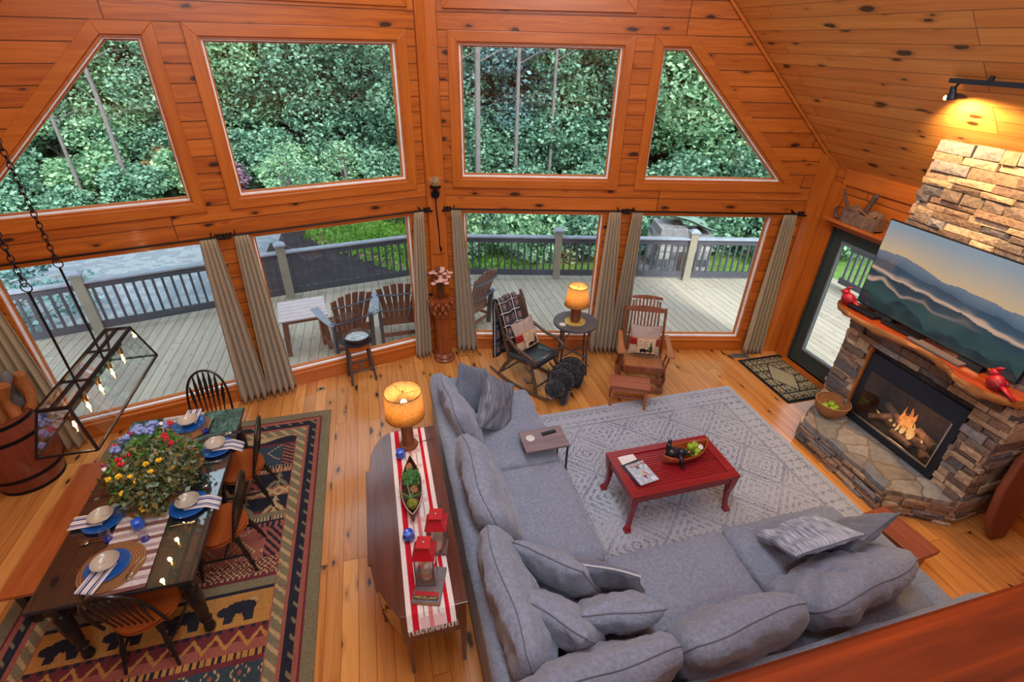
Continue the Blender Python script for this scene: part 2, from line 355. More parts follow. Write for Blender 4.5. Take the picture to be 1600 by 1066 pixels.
# cove moulding where wall meets slope, eave board over the knee wall
g = G(); g.bar((XR - .02, 5.27, EAVE - .01), (VX0 + .05, VY0 - .03, roofz(0) - .08), .03, .03); S_('trim_92', g, trim_h)
g = G(); g.bar((XL + .02, 5.27, EAVE - .01), (VX0 - .05, VY0 - .03, roofz(0) - .08), .03, .03); S_('trim_93', g, trim_h)
g = G(); g.bb((-.03, 3.8, 2.58), (-.001, 5.1, 2.76)); S_('trim_94', g, trim_y, loc=(XR, 0, 0), bevel=.004)
g = G(); g.bb((-.03, DY1 + .02, 0), (-.001, 5.24, 2.58)); S_('trim_95', g, trim_w, loc=(XR, 0, 0), bevel=.005)
g = G(); g.bb((-.05, 3.9, DZ + .01), (-.001, DY1 + .05, DZ + .13)); g.bb((-.19, 3.9, DZ + .1), (-.001, DY1 + .05, DZ + .135)); S_('trim_96', g, trim_y, loc=(XR, 0, 0), bevel=.005)
g = G(); g.bb((-.1, DY0 - .1, .0), (.1, DY1 + .02, .035)); S_('trim_97', g, trim_y, loc=(XR, 0, 0), bevel=.004)
# baseboards along the left and right walls
g = G(); g.bb((-.02, YB, 0), (-.001, 2.0, .12)); S_('baseboard_right', g, trim_y, loc=(XR, 0, 0)); g = G(); g.bb((.001, YB, 0), (.02, 5.2, .12)); S_('baseboard_left', g, trim_y, loc=(XL, 0, 0))
# door
green_door = plain('dark_green_paint', srgb(52, 66, 66), .45, var=.08)
g = G(); y0, y1 = DY0 + .02, DY1 - .02
g.bb((.02, y0, .04), (.065, y0 + .15, DZ - .02)); g.bb((.02, y1 - .17, .04), (.065, y1, DZ - .02)); g.bb((.02, y0 + .15, .04), (.065, y1 - .17, .3)); g.bb((.02, y0 + .15, 1.9), (.065, y1 - .17, DZ - .02))
d = S_('door_1', g, green_door, loc=(XR, 0, 0), bevel=.004)
g = G()
for a, b in (((.005, y0 + .13, .28), (.02, y0 + .16, 1.92)), ((.005, y1 - .18, .28), (.02, y1 - .155, 1.92)), ((.005, y0 + .16, .28), (.02, y1 - .18, .31)), ((.005, y0 + .16, 1.89), (.02, y1 - .18, 1.92))): g.bb(a, b)
g.build('glazing_bead', plain('grey_bead', srgb(120, 130, 138), .4), d)
g = G(); g.bb((.035, y0 + .14, .29), (.041, y1 - .16, 1.91)); g.build('pane', pane_glass, d)
g = G(); g.tube([(.03, y0 + .06, 1.0), (-.04, y0 + .06, 1.0)], .012); g.ball((-.05, y0 + .06, 1.0), .03); g.build('door_handle', plain('dark_bronze', srgb(50, 40, 34), .35, .8), d, smooth=40)
g = G(); g.bb((.0, DY0 - .01, 0), (.18, DY0 + .018, DZ)); g.bb((0, DY1 - .018, 0), (.18, DY1 + .01, DZ)); g.bb((0, DY0, DZ - .018), (.18, DY1, DZ + .01)); g.bb((.0, DY0, .0), (.2, DY1, .035)); S_('trim_98', g, green_door, loc=(XR, 0, 0))

# ------------------------------------------------------------------ outside: deck, ground, woods
deck_m = planks('deck_boards', srgb(190, 180, 162), srgb(156, 148, 132), .14, 4.8, 1, 0, .7, .25, 0, .006, .25, knotc=srgb(120, 105, 80), gapd=.3)
RV = (.35, 9.68)
ry = lambda x: RV[1] - abs(x - RV[0]) * .246
g = G(); g.prism([(-9, ry(-9) + .12), (-9, 3.0), (XL - .2, 3.0), (XL - .2, fy(XL - .2) + .12), (VX0, VY0 + .14), (XR + .2, fy(XR + .2) + .12), (XR + .2, -1.5), (9.2, -1.5), (9.2, ry(9.2) + .12), (RV[0], RV[1] + .12)], -.25, -.15)
S_('floor_deck', g, deck_m)
g = G()
for x0, x1 in ((-9, RV[0]), (RV[0], 9.2)): g.bar((x0, ry(x0) + .13, -.3), (x1, ry(x1) + .13, -.3), .03, .3, up=(0, 0, 1))
S_('trim_99', g, deck_m)
rail_d = plain('charcoal_rail_paint', srgb(72, 74, 84), .45, var=.12, sc=3); post_m = plain('taupe_post_paint', srgb(146, 140, 124), .6, var=.08, sc=3); cap_m = plain('grey_cap_sheen', srgb(150, 158, 172), .35)  # whitish reflections on the top rail are put into this paler cap colour
posts = [(-7.3, 'beyond the left edge of the curtained window'), (-4.55, 'outside the window behind the hanging lantern light'), (-1.74, 'beside the slatted outdoor bar table'), (.72, 'behind the carved pedestal corner'), (3.4, 'behind the lit lamp on the round table'), (6.01, 'in front of the stone outdoor oven'), (8.9, 'at the far deck corner by the glass door')]
for x, wh in posts:
    g = G(); g.box((0, 0, .5), (.14, .14, 1.02)); o = g.build('deck_post', post_m, loc=(x, ry(x), -.15), rz=14 if x < RV[0] else -14, bevel=.005)
    tag(o, 'taupe square deck railing post ' + wh, 'post', 'deck railing posts')
    c = G(); c.box((0, 0, 1.02), (.19, .19, .03)); c.box((0, 0, 1.05), (.17, .17, .035), t=(.55, .55)); c.build('post_cap', cap_m, o)
def railing(p0, p1, label, gap=.125):
    p0 = Vector((p0[0], p0[1], 0)); p1 = Vector((p1[0], p1[1], 0)); d = p1 - p0; L = d.length - .15; ang = math.degrees(math.atan2(d.y, d.x)); m = (p0 + p1) / 2
    t = thing('deck_railing', label, 'railing', (m.x, m.y, -.15), ang, 'deck railing sections')
    g = G(); g.box((0, 0, .88), (L, .13, .035)); g.build('top_rail', cap_m, t, bevel=.004)
    g = G(); g.box((0, 0, .81), (L, .04, .1)); g.build('rail_board', rail_d, t); g = G(); g.box((0, 0, .13), (L, .04, .12)); g.build('bottom_rail', rail_d, t)
    n = int(L / gap); q = G(); q.box((0, 0, .47), (.034, .034, .62)); b0 = None
    for i in range(n):
        x = -L / 2 + (i + .5) * L / n
        if b0 is None: b0 = q.build('baluster', rail_d, t, loc=(x, 0, 0))
        else: b = b0.copy(); COL.objects.link(b); b.location = (x, 0, 0)
rl = [('dark railing section', 'at the far left of the deck'), ('dark railing section', 'in front of the gravel drive behind the hanging lantern light'), ('dark railing section', 'overlooking the dark mulch bed behind the bar chairs'), ('dark railing section', 'behind the plaid-draped rocking chair'), ('dark railing section', 'behind the glider rocker and the lit round-table lamp'), ('dark railing section', 'right of the stone outdoor oven')]
for (a, _), (b, _), (l1, l2) in zip(posts, posts[1:], rl): railing((a, ry(a)), (b, ry(b)), l1 + ' ' + l2)
railing((8.95, 7.4), (8.95, 4.4), 'dark railing section seen through the glass of the green door'); railing((8.95, 4.3), (8.95, 1.3), 'dark railing section on the side deck nearest the chimney')
import numpy as np
rng = np.random.default_rng(3)
def gz(x, y):
    # lawn and drive sit below the deck, the woods climb beyond
    d = max(0.0, (y - 21 - .12 * x) if x < 2 else (y - 15.5 - .05 * x))
    return -1.2 + (.42 * d if d < 14 else 5.9 + .6 * (d - 14)) * (1 if y > 0 else 0) + .06 * noise.noise(Vector((x * .5, y * .5, 0)))
def gcol(x, y):
    n = noise.noise(Vector((x * .9, y * .9, 3))); r = random.random(); edge = .25 * n
    grav = srgb(138, 148, 156) if r > .5 else srgb(122, 132, 142); mul = srgb(52, 46, 50) if r > .3 else srgb(60, 54, 57)
    gr = srgb(104, 140, 62) if r > .4 else srgb(90, 124, 52); dirt = srgb(150, 128, 104) if r > .5 else srgb(120, 100, 80); wood_ = srgb(70, 92, 66) if r > .5 else srgb(46, 66, 52)
    if y > 21 + .12 * x + edge or (x > 2.5 and y > 15.5 + edge): return wood_
    if x < -3.2 + (y - 14.9) * .1 + edge and y < 18.3 + edge: return grav
    if y < 11.2 + edge and x < -.7: return grav
    yl = 15.9 - (x + 2.6) * 1.2 + edge                              # the mulch bed sweeps down to the right
    if x < -2.2: return mul if y < 17 + edge else gr
    if y < yl and x < 2.2: return mul
    if y < yl + .8 + edge and x < 1: return dirt
    if x > 4.5 and y > 13: return mul if n > 0 else gr
    return gr if y < 15.8 or n > -.15 else dirt
gm = vcol('ground_soil', .95, .9, 46, .5, dist=.03)
g = G(); nx, ny = 250, 210; X0, X1, Y0_, Y1 = -26, 30, 7.5, 42; vs = []; fs = []; cs = []
for j in range(ny + 1):
    for i in range(nx + 1):
        x = X0 + (X1 - X0) * i / nx; y = Y0_ + (Y1 - Y0_) * j / ny; vs.append((x, y, gz(x, y)))
for j in range(ny):
    for i in range(nx):
        a = j * (nx + 1) + i; fs.append((a, a + 1, a + nx + 2, a + nx + 1)); cs.append(gcol(vs[a][0], vs[a][1]))
g.add(vs, fs); o = g.build('ground', gm, fcol=cs, recalc=False, smooth=180); struct(o)
def leafmesh(name, pts, nrm, size, c0, c1, flat=.5):
    n = len(pts); pts = np.asarray(pts); a = rng.normal(size=(n, 3)); a[:, 2] *= flat; a /= np.linalg.norm(a, axis=1)[:, None] + 1e-9
    b = rng.normal(size=(n, 3)); b -= (b * a).sum(1)[:, None] * a; b /= np.linalg.norm(b, axis=1)[:, None] + 1e-9
    s = size * rng.uniform(.6, 1.3, n)[:, None]; v = np.empty((n, 4, 3)); nn = np.cross(a, b)
    v[:, 0] = pts - a * s * .6; v[:, 1] = pts + b * s * .36 + nn * s * .1; v[:, 2] = pts + a * s * .6; v[:, 3] = pts - b * s * .36 + nn * s * .1
    me = bpy.data.meshes.new(name); me.vertices.add(n * 4); me.vertices.foreach_set('co', v.reshape(-1)); me.loops.add(n * 4); me.polygons.add(n)
    me.loops.foreach_set('vertex_index', np.arange(n * 4, dtype=np.int32)); me.polygons.foreach_set('loop_start', np.arange(0, n * 4, 4, dtype=np.int32))
    me.update(calc_edges=True); t = rng.uniform(0, 1, n)[:, None]; c = np.array(c0)[None] * (1 - t) + np.array(c1)[None] * t
    ca = me.color_attributes.new('Col', 'FLOAT_COLOR', 'CORNER'); cc = np.concatenate([c, np.ones((n, 1))], 1); ca.data.foreach_set('color', np.repeat(cc, 4, axis=0).reshape(-1).astype(np.float32)); return me
t = NT('leaf'); vc = t.n('ShaderNodeVertexColor', layer_name='Col').outputs[0]
p = t.n('ShaderNodeBsdfPrincipled', {'Base Color': vc, 'Roughness': .45, 'Specular IOR Level': .4}); tl = t.n('ShaderNodeBsdfTranslucent', {0: vc}); mx = t.n('ShaderNodeMixShader', {0: .3, 1: p, 2: tl}); t.t.links.new(mx.outputs[0], t.out.inputs[0]); leaf_m = t.m
bark = plain('tree_bark', srgb(120, 112, 108), .9, var=.3, sc=9, bump=.5); bark_pale = plain('pale_tree_bark', srgb(112, 106, 104), .9, var=.2, sc=7, bump=.4)
def make_tree(seed, h, cr, z0, nb, nl, size, c0, c1, label, barkm=bark, lean=.3, name='leafy_tree'):
    rs = np.random.default_rng(seed); root = thing(name, label, 'tree')
    g = G(); top = Vector((rs.uniform(-lean, lean), rs.uniform(-lean, lean), h)); r0 = .05 + h * .011
    P = [Vector((0, 0, -.4)), Vector((top.x * .2, top.y * .2, h * .3)), Vector((top.x * .5 + .1, top.y * .5, h * .6)), top]; g.tube(P, [r0 * 1.2, r0, r0 * .7, r0 * .15], 7)
    cent = []
    for i in range(nb):
        z = z0 + (h - z0) * ((i + .5) / nb); f = (z - z0) / (h - z0); rad = cr * (1 - abs(f - .25) ** 1.6 * 1.1) * rs.uniform(.35, 1); a = i * 2.4 + rs.uniform(0, 1)
        c = Vector((math.cos(a) * rad + top.x * z / h, math.sin(a) * rad + top.y * z / h, z)); cent.append(c)
        b = Vector((top.x * z / h * .9, top.y * z / h * .9, z - rad * .6)); g.tube([b, (b + c) / 2 + Vector((0, 0, .1)), c], [r0 * .35, r0 * .22, r0 * .08], 5)
    g.build('trunk', barkm, root, smooth=60)
    pts = []
    for c in cent:
        k = nl // nb; d = rs.normal(size=(k, 3)); d /= np.linalg.norm(d, axis=1)[:, None]; q = rs.uniform(.45, 1, k)[:, None] ** .5; s = cr * rs.uniform(.3, .48)
        pts.append(np.array(c)[None] + d * q * np.array([s, s, s * .6])[None])
    me = leafmesh('foliage', np.concatenate(pts), None, size, c0, c1); me.materials.append(leaf_m); o = bpy.data.objects.new('foliage', me); COL.objects.link(o); o.parent = root; return root
g1 = (srgb(40, 90, 74), srgb(164, 210, 176)); g2 = (srgb(60, 120, 84), srgb(194, 232, 184)); g3 = (srgb(60, 104, 108), srgb(160, 198, 196))  # haze and shadowed gaps are mixed into these leaf colours: bluish casts, dark ends
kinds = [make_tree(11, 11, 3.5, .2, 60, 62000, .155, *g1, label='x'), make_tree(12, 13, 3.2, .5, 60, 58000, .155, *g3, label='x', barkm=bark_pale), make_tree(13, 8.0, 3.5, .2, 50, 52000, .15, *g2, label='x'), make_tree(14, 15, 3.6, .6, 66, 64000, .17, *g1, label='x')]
spots = []
# (x, y, kind, scale)
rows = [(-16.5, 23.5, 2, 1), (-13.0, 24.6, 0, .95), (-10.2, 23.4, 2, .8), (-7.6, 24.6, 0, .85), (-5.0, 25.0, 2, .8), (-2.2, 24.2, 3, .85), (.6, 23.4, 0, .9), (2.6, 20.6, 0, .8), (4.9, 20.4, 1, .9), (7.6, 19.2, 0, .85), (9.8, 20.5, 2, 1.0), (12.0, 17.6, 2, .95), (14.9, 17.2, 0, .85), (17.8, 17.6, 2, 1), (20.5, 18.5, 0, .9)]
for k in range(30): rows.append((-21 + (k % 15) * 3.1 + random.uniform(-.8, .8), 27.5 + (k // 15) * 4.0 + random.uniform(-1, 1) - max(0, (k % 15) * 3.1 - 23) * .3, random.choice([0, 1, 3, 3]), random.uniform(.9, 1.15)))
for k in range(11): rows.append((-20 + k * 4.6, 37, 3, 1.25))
names = {0: 'tall bushy green', 1: 'tall grey-green', 2: 'low light green', 3: 'very tall green'}
def where(x, y):
    az = math.degrees(math.atan2(x, y)); px = az
    if px < -20: return 'through slanted upper left window'
    if px < 3: return 'through wide window'
    if px < 24: return 'through square window'
    return 'through slanted upper right window'
used = set()
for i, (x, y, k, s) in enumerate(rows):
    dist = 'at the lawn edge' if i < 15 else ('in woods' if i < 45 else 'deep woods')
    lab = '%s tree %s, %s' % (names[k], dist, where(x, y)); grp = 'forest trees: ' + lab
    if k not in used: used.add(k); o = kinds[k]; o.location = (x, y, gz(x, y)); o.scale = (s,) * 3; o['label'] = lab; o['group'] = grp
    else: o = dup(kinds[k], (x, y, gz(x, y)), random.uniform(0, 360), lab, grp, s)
_by = {}
for o in COL.objects:
    if o.name.startswith('leafy_tree') and o.parent is None: _by.setdefault(o['label'], []).append(o)
for lab, os_ in _by.items():
    if len(os_) > 1:
        os_.sort(key=lambda o: math.atan2(o.location.x, o.location.y))
        for k, o in enumerate(os_): o['label'] = lab + ', ' + ['leftmost', 'second from left', 'third from left', 'fourth from left', 'fifth from left', 'sixth from left'][k]
# straight pale trunks rising in front of the woods
def trunk(x, y, h, r, lab):
    g = G(); g.tube([(0, 0, -.5), (.05, 0, h * .4), (-.04, .05, h * .7), (.1, .1, h)], [r, r * .85, r * .7, r * .4], 8)
    for k in range(9): z = h * (.35 + .065 * k); a = k * 2.3; g.tube([(0, 0, z), (math.cos(a) * .7, math.sin(a) * .7, z + .35), (math.cos(a) * 1.3, math.sin(a) * 1.3, z + .4)], [r * .25, r * .15, r * .05], 4)
    tag(g.build('tree_trunk', bark_pale, loc=(x, y, gz(x, y)), smooth=60), lab, 'tree')
trunk(2.86, 16.8, 12, .085, 'slim pale bare trunk, first from the edge of the square upper window'); trunk(3.33, 16.6, 12, .1, 'thicker pale bare trunk, second from the edge of the square upper window'); trunk(4.6, 16.6, 12, .07, 'thin pale bare trunk in the middle of the square upper window'); trunk(-7.9, 19.6, 8, .08, 'grey bare trunk in the slanted upper left window'); trunk(-9.2, 19.4, 8, .06, 'leaning grey trunk at the left of the slanted upper left window'); trunk(5.9, 16.9, 12, .06, 'thin pale trunk near the far edge of the square upper window')
def bush(name, label, loc, r, n, size, c0, c1, seed, hz=1.0, group=None):
    rs = np.random.default_rng(seed); cs_ = [(rs.uniform(-.5, .5) * r, rs.uniform(-.5, .5) * r, r * hz * rs.uniform(.3, .9)) for _ in range(9)]; pts = []
    for c in cs_:
        d = rs.normal(size=(n // 9, 3)); d /= np.linalg.norm(d, axis=1)[:, None]; pts.append(np.array(c)[None] + d * (rs.uniform(.3, 1, n // 9)[:, None] ** .5) * np.array([.5 * r, .5 * r, .38 * r * hz])[None])
    root = thing(name, label, 'bush', loc, 0, group); me = leafmesh('foliage', np.concatenate(pts), None, size, c0, c1); me.materials.append(leaf_m); o = bpy.data.objects.new('foliage', me); COL.objects.link(o); o.parent = root
    g = G()
    for c in cs_: g.tube([(0, 0, -.1), (c[0] * .4, c[1] * .4, c[2] * .5), c], [.03, .02, .01], 5)
    g.build('stems', bark, root, smooth=60); return root
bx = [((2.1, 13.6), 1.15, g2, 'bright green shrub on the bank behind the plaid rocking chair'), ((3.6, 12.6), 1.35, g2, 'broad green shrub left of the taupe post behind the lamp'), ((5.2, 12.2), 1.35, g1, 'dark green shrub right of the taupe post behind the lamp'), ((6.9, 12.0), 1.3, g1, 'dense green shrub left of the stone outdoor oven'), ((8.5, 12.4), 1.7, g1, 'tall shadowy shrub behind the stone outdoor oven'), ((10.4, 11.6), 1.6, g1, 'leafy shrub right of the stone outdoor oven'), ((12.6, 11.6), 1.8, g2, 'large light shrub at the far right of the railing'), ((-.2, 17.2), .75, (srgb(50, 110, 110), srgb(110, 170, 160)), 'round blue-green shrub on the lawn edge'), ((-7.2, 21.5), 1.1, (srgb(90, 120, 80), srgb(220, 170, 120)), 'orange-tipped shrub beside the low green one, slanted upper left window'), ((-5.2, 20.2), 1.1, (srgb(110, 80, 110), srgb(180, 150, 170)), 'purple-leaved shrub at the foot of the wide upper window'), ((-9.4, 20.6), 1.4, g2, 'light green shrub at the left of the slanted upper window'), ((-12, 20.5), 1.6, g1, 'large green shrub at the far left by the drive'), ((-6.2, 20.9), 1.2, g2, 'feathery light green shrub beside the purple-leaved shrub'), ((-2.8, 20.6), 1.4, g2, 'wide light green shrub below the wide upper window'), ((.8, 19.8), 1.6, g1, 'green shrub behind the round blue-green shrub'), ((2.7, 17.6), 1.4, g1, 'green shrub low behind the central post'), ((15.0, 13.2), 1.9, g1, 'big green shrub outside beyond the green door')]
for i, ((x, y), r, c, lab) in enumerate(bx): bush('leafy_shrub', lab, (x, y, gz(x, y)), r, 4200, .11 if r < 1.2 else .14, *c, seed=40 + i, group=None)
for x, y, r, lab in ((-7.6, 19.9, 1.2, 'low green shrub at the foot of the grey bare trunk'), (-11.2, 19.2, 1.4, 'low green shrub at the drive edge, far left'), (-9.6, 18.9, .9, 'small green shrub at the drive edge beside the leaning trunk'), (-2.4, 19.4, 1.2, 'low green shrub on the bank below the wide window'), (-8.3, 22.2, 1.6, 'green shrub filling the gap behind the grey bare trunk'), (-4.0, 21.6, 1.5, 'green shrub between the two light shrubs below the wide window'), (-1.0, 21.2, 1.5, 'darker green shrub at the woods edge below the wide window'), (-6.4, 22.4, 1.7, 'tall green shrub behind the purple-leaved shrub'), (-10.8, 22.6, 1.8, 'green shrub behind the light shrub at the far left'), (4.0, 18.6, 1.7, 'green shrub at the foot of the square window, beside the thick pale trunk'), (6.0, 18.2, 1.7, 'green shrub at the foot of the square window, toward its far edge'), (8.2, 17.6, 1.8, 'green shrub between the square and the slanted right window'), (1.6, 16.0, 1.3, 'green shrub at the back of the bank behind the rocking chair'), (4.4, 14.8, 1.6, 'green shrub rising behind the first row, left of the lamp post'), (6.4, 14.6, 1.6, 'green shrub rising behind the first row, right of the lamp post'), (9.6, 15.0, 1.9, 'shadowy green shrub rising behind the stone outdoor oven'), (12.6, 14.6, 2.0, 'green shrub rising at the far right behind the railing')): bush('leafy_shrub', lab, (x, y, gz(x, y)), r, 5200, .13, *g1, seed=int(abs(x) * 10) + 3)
# airy evergreen beside the left railing
rs = np.random.default_rng(5); root = thing('evergreen_shrub', 'frosty blue-green evergreen with drooping twigs beyond the left railing', 'bush', (-6.9, 10.4, -1.2)); g = G(); pts = []
for k in range(46):
    a = rs.uniform(0, 6.28); z = rs.uniform(.2, 2.6); L = (2.9 - z) * rs.uniform(.5, .95); e = Vector((math.cos(a) * L, math.sin(a) * L, z - .1)); g.tube([(0, 0, z * .8), e * .6 + Vector((0, 0, z * .45)), e], [.018, .01, .004], 4)
    for q in range(70): f = rs.uniform(.25, 1); pts.append([e.x * f + rs.normal() * .06, e.y * f + rs.normal() * .06, z * .8 + (e.z - z * .8) * f + rs.normal() * .05])
g.tube([(0, 0, 0), (0, 0, 2.8)], [.05, .01], 6); g.build('stems', bark, root, smooth=60)
me = leafmesh('foliage', pts, None, .1, srgb(60, 110, 110), srgb(150, 190, 190)); me.materials.append(leaf_m); o = bpy.data.objects.new('foliage', me); COL.objects.link(o); o.parent = root
for (x, y, lab) in ((-2.6, 16.6, 'small young tree at the end of the mulch bed'), (-.9, 16.9, 'small young tree beside the round blue-green shrub')):
    o = make_tree(int(x * 10) + 90, 2.4, .7, .9, 12, 1500, .08, *g2, label=lab, name='young_tree', lean=.1); o.location = (x, y, gz(x, y))
# tufts of grass on the bank: nobody could count them
pts = []
for k in range(26000):
    x = random.uniform(-2.5, 4.6); y = random.uniform(12.2, 18.6)
    if gcol(x, y)[1] > .2 and gcol(x, y)[0] < .25: pts.append((x, y, gz(x, y) + random.uniform(.0, .09)))
me = leafmesh('bank_grass', pts, None, .12, srgb(96, 150, 50), srgb(150, 196, 84), flat=2.5); me.materials.append(leaf_m); o = bpy.data.objects.new('bank_grass', me); COL.objects.link(o); tag(o, 'bright green grass growing on the bank beyond the railing', 'grass', None, 'stuff')
# ------------------------------------------------------------------ furniture: soft things
grey = fabric('grey_sofa_cloth', srgb(106, 116, 138), srgb(162, 170, 188), bump=.4, cr=2.5); grey_d = fabric('slate_cloth', srgb(84, 92, 112), srgb(126, 134, 152), bump=.3, cr=2); pipe_m = fabric('grey_piping', srgb(92, 96, 108), srgb(112, 116, 126))
def padbox(g, c, d, r=.06, bulge=.0, amp=.006, seed=0, n=14, M=None, fr=5):
    a = Vector((d[0] / 2, d[1] / 2, d[2] / 2)); r = min(r, a.x, a.y, a.z)
    for ax in range(3):
        for sg in (1, -1):
            def fn(u, v, ax=ax, sg=sg):
                p = Vector((0, 0, 0)); o = [k for k in range(3) if k != ax]; p[ax] = sg * a[ax]; p[o[0]] = (2 * u - 1) * a[o[0]]; p[o[1]] = (2 * v - 1) * a[o[1]]
                q = Vector([max(-(a[k] - r), min(a[k] - r, p[k])) for k in range(3)]); dd = p - q
                if dd.length > 1e-9: dd.normalize()
                p = q + dd * r; f = max(0, (1 - (p.x / a.x) ** 2)) * max(0, (1 - (p.y / a.y) ** 2))
                if p.z > 0: p.z += bulge * f ** .5
                nn = noise.noise(p * fr + Vector((seed, seed * 1.7, 0))); nn2 = abs(noise.noise(Vector((p.x * fr * .8, p.y * fr * 2.6, p.z * fr + seed))))
                p += dd * amp * (nn * 1.2 - nn2 * 1.6)
                return (p.x + c[0], p.y + c[1], p.z + c[2])
            g.grid(fn, n, n, M)
def cushion(name, label, w, h, t, loc, yaw, lean, mat, seed=0, roll=0, amp=.014, group=None, pm=None, cat='cushion', pts=.1, pw=.42, fr=5, rim=.004, cf=None):
    """w across, h tall, t thick; faces local -Y, leans back by lean degrees, turned by yaw"""
    N = 72 if cf else 30; g = G(); M = rotm(-lean, 0, 0) @ rotm(0, roll, 0)
    def pos(u, v, s):
        a = 2 * u - 1; b = 2 * v - 1
        x = w / 2 * a * (1 - pts * (1 - b * b)); z = h / 2 * b * (1 - pts * (1 - a * a))
        if w > .7: x *= 1 - .10 * b ** 4; z *= 1 - .16 * a ** 4
        e = max(0, (1 - a * a)) * max(0, (1 - b * b)); th = t / 2 * e ** pw * (1 - .22 * b)
        P = Vector((x, 0, z)); n1 = noise.noise(P * fr + Vector((seed, s * 3, seed))); ang = math.atan2(b, a)
        rad = noise.noise(Vector((ang * 2.2 + seed, s * 2 + seed, math.hypot(a, b) * .8)))
        cr = -abs(noise.noise(Vector((x * fr * 1.8 + seed, s * 5, z * fr * 1.1))))
        th += amp * (n1 * 1.6 + rad * 1.2 * math.hypot(a, b) + cr * 2.0) * min(1, e * 5) ** .6
        bow = .04 * w * noise.noise(Vector((a * .9 + seed, b * .9, 9)))
        return (x, s * th + bow, z)
    for s in (-1, 1): g.grid(lambda u, v: pos(u, v, s), N, N, M)
    o = g.build(name, mat, smooth=180, loc=loc, rz=yaw, fcol=[cf((i + .5) / N, (j + .5) / N) for s in (-1, 1) for i in range(N) for j in range(N)] if cf else None); tag(o, label, cat, group)
    e = []
    for k in range(4 * 14):
        q, f = divmod(k, 14); f /= 14; u, v = ((f, 0), (1, f), (1 - f, 1), (0, 1 - f))[q]; e.append(pos(u, v, 0))
    g = G(); g.tube(e, rim, 5, M, closed=True); g.build('piping', pm or pipe_m, o, smooth=180); return o
t = thing('sectional_sofa', 'large L-shaped grey sectional sofa on the pale rug', 'sofa', (.34, 1.0, 0))
g = G(); padbox(g, (.575, 1.93, .17), (1.13, 3.85, .26), .05, 0, .002, 1); g.build('long_base', grey, t, smooth=180)
g = G(); padbox(g, (2.3, .66, .17), (2.35, 1.22, .26), .05, 0, .002, 2); g.build('short_base', grey, t, smooth=180)
g = G(); padbox(g, (.12, 1.94, .40), (.22, 3.9, .62), .09, 0, .008, 3, n=22, fr=3); g.build('long_back', grey, t, smooth=180)
g = G(); padbox(g, (1.95, .12, .40), (3.45, .22, .60), .09, 0, .008, 4, n=22, fr=3); g.build('short_back', grey, t, smooth=180)
g = G(); padbox(g, (.42, 3.78, .38), (.72, .2, .5), .09, 0, .008, 5, fr=3); g.build('arm', grey, t, smooth=180)
g = G(); padbox(g, (3.50, .56, .27), (.24, 1.14, .40), .11, 0, .01, 6, fr=3); g.build('arm', grey, t, smooth=180)
for k, (c, d, mt) in enumerate([((.69, 3.02, .375), (.93, 1.24, .21), grey), ((.69, 1.83, .375), (.93, 1.14, .21), grey), ((.62, .74, .37), (.92, 1.02, .2), grey), ((1.64, .76, .375), (1.13, 1.05, .21), grey), ((2.8, .76, .375), (1.18, 1.07, .21), grey)]):
    g = G(); padbox(g, c, d, .07, .03, .013, 20 + k, n=30, fr=5.5); g.build('seat_cushion', mt, t, smooth=180)
g = G()
for x, y in ((.1, .1), (.1, 3.75), (1.05, 3.75), (3.4, .1), (3.4, 1.15)): g.box((x, y, .03), (.07, .07, .06))
for k, p in enumerate(((.1, .1), (.1, 3.75), (1.05, 3.75), (3.4, .1), (3.4, 1.15))):
    q = G(); q.box((p[0], p[1], .03), (.07, .07, .06)); q.build('foot', plain('dark_foot', srgb(40, 34, 32), .5), t)
vc_cloth = vcol('printed_cushion_cloth', .95, .2, 140, .3, spec=.1)
streak = NT('blue_grey_streaked_cloth'); o_ = streak.obj(); f_ = streak.noise(streak.vec(o_, 12, 12, 90), 1.2, 3, .7, .8); f2_ = streak.noise(streak.vec(o_, 3, 3, 14), 1.1, 2)
streak.pbsdf(streak.mix(f2_, streak.ramp(f_, [(.35, srgb(74, 86, 108)), (.65, srgb(196, 204, 214))]), srgb(130, 142, 160)), .95, 0, streak.bump(f_, .2, .003)); streak = streak.m
stitch = NT('dotted_slate_cloth'); o_ = stitch.obj(); f_ = stitch.noise(stitch.vec(o_, 60, 60, 160), 1.2, 2)
stitch.pbsdf(stitch.ramp(f_, [(.45, srgb(70, 74, 86)), (.62, srgb(150, 156, 166))]), .95, 0, stitch.bump(f_, .2, .003)); stitch = stitch.m
pale_pipe = fabric('pale_piping', srgb(188, 190, 194), srgb(206, 208, 212))
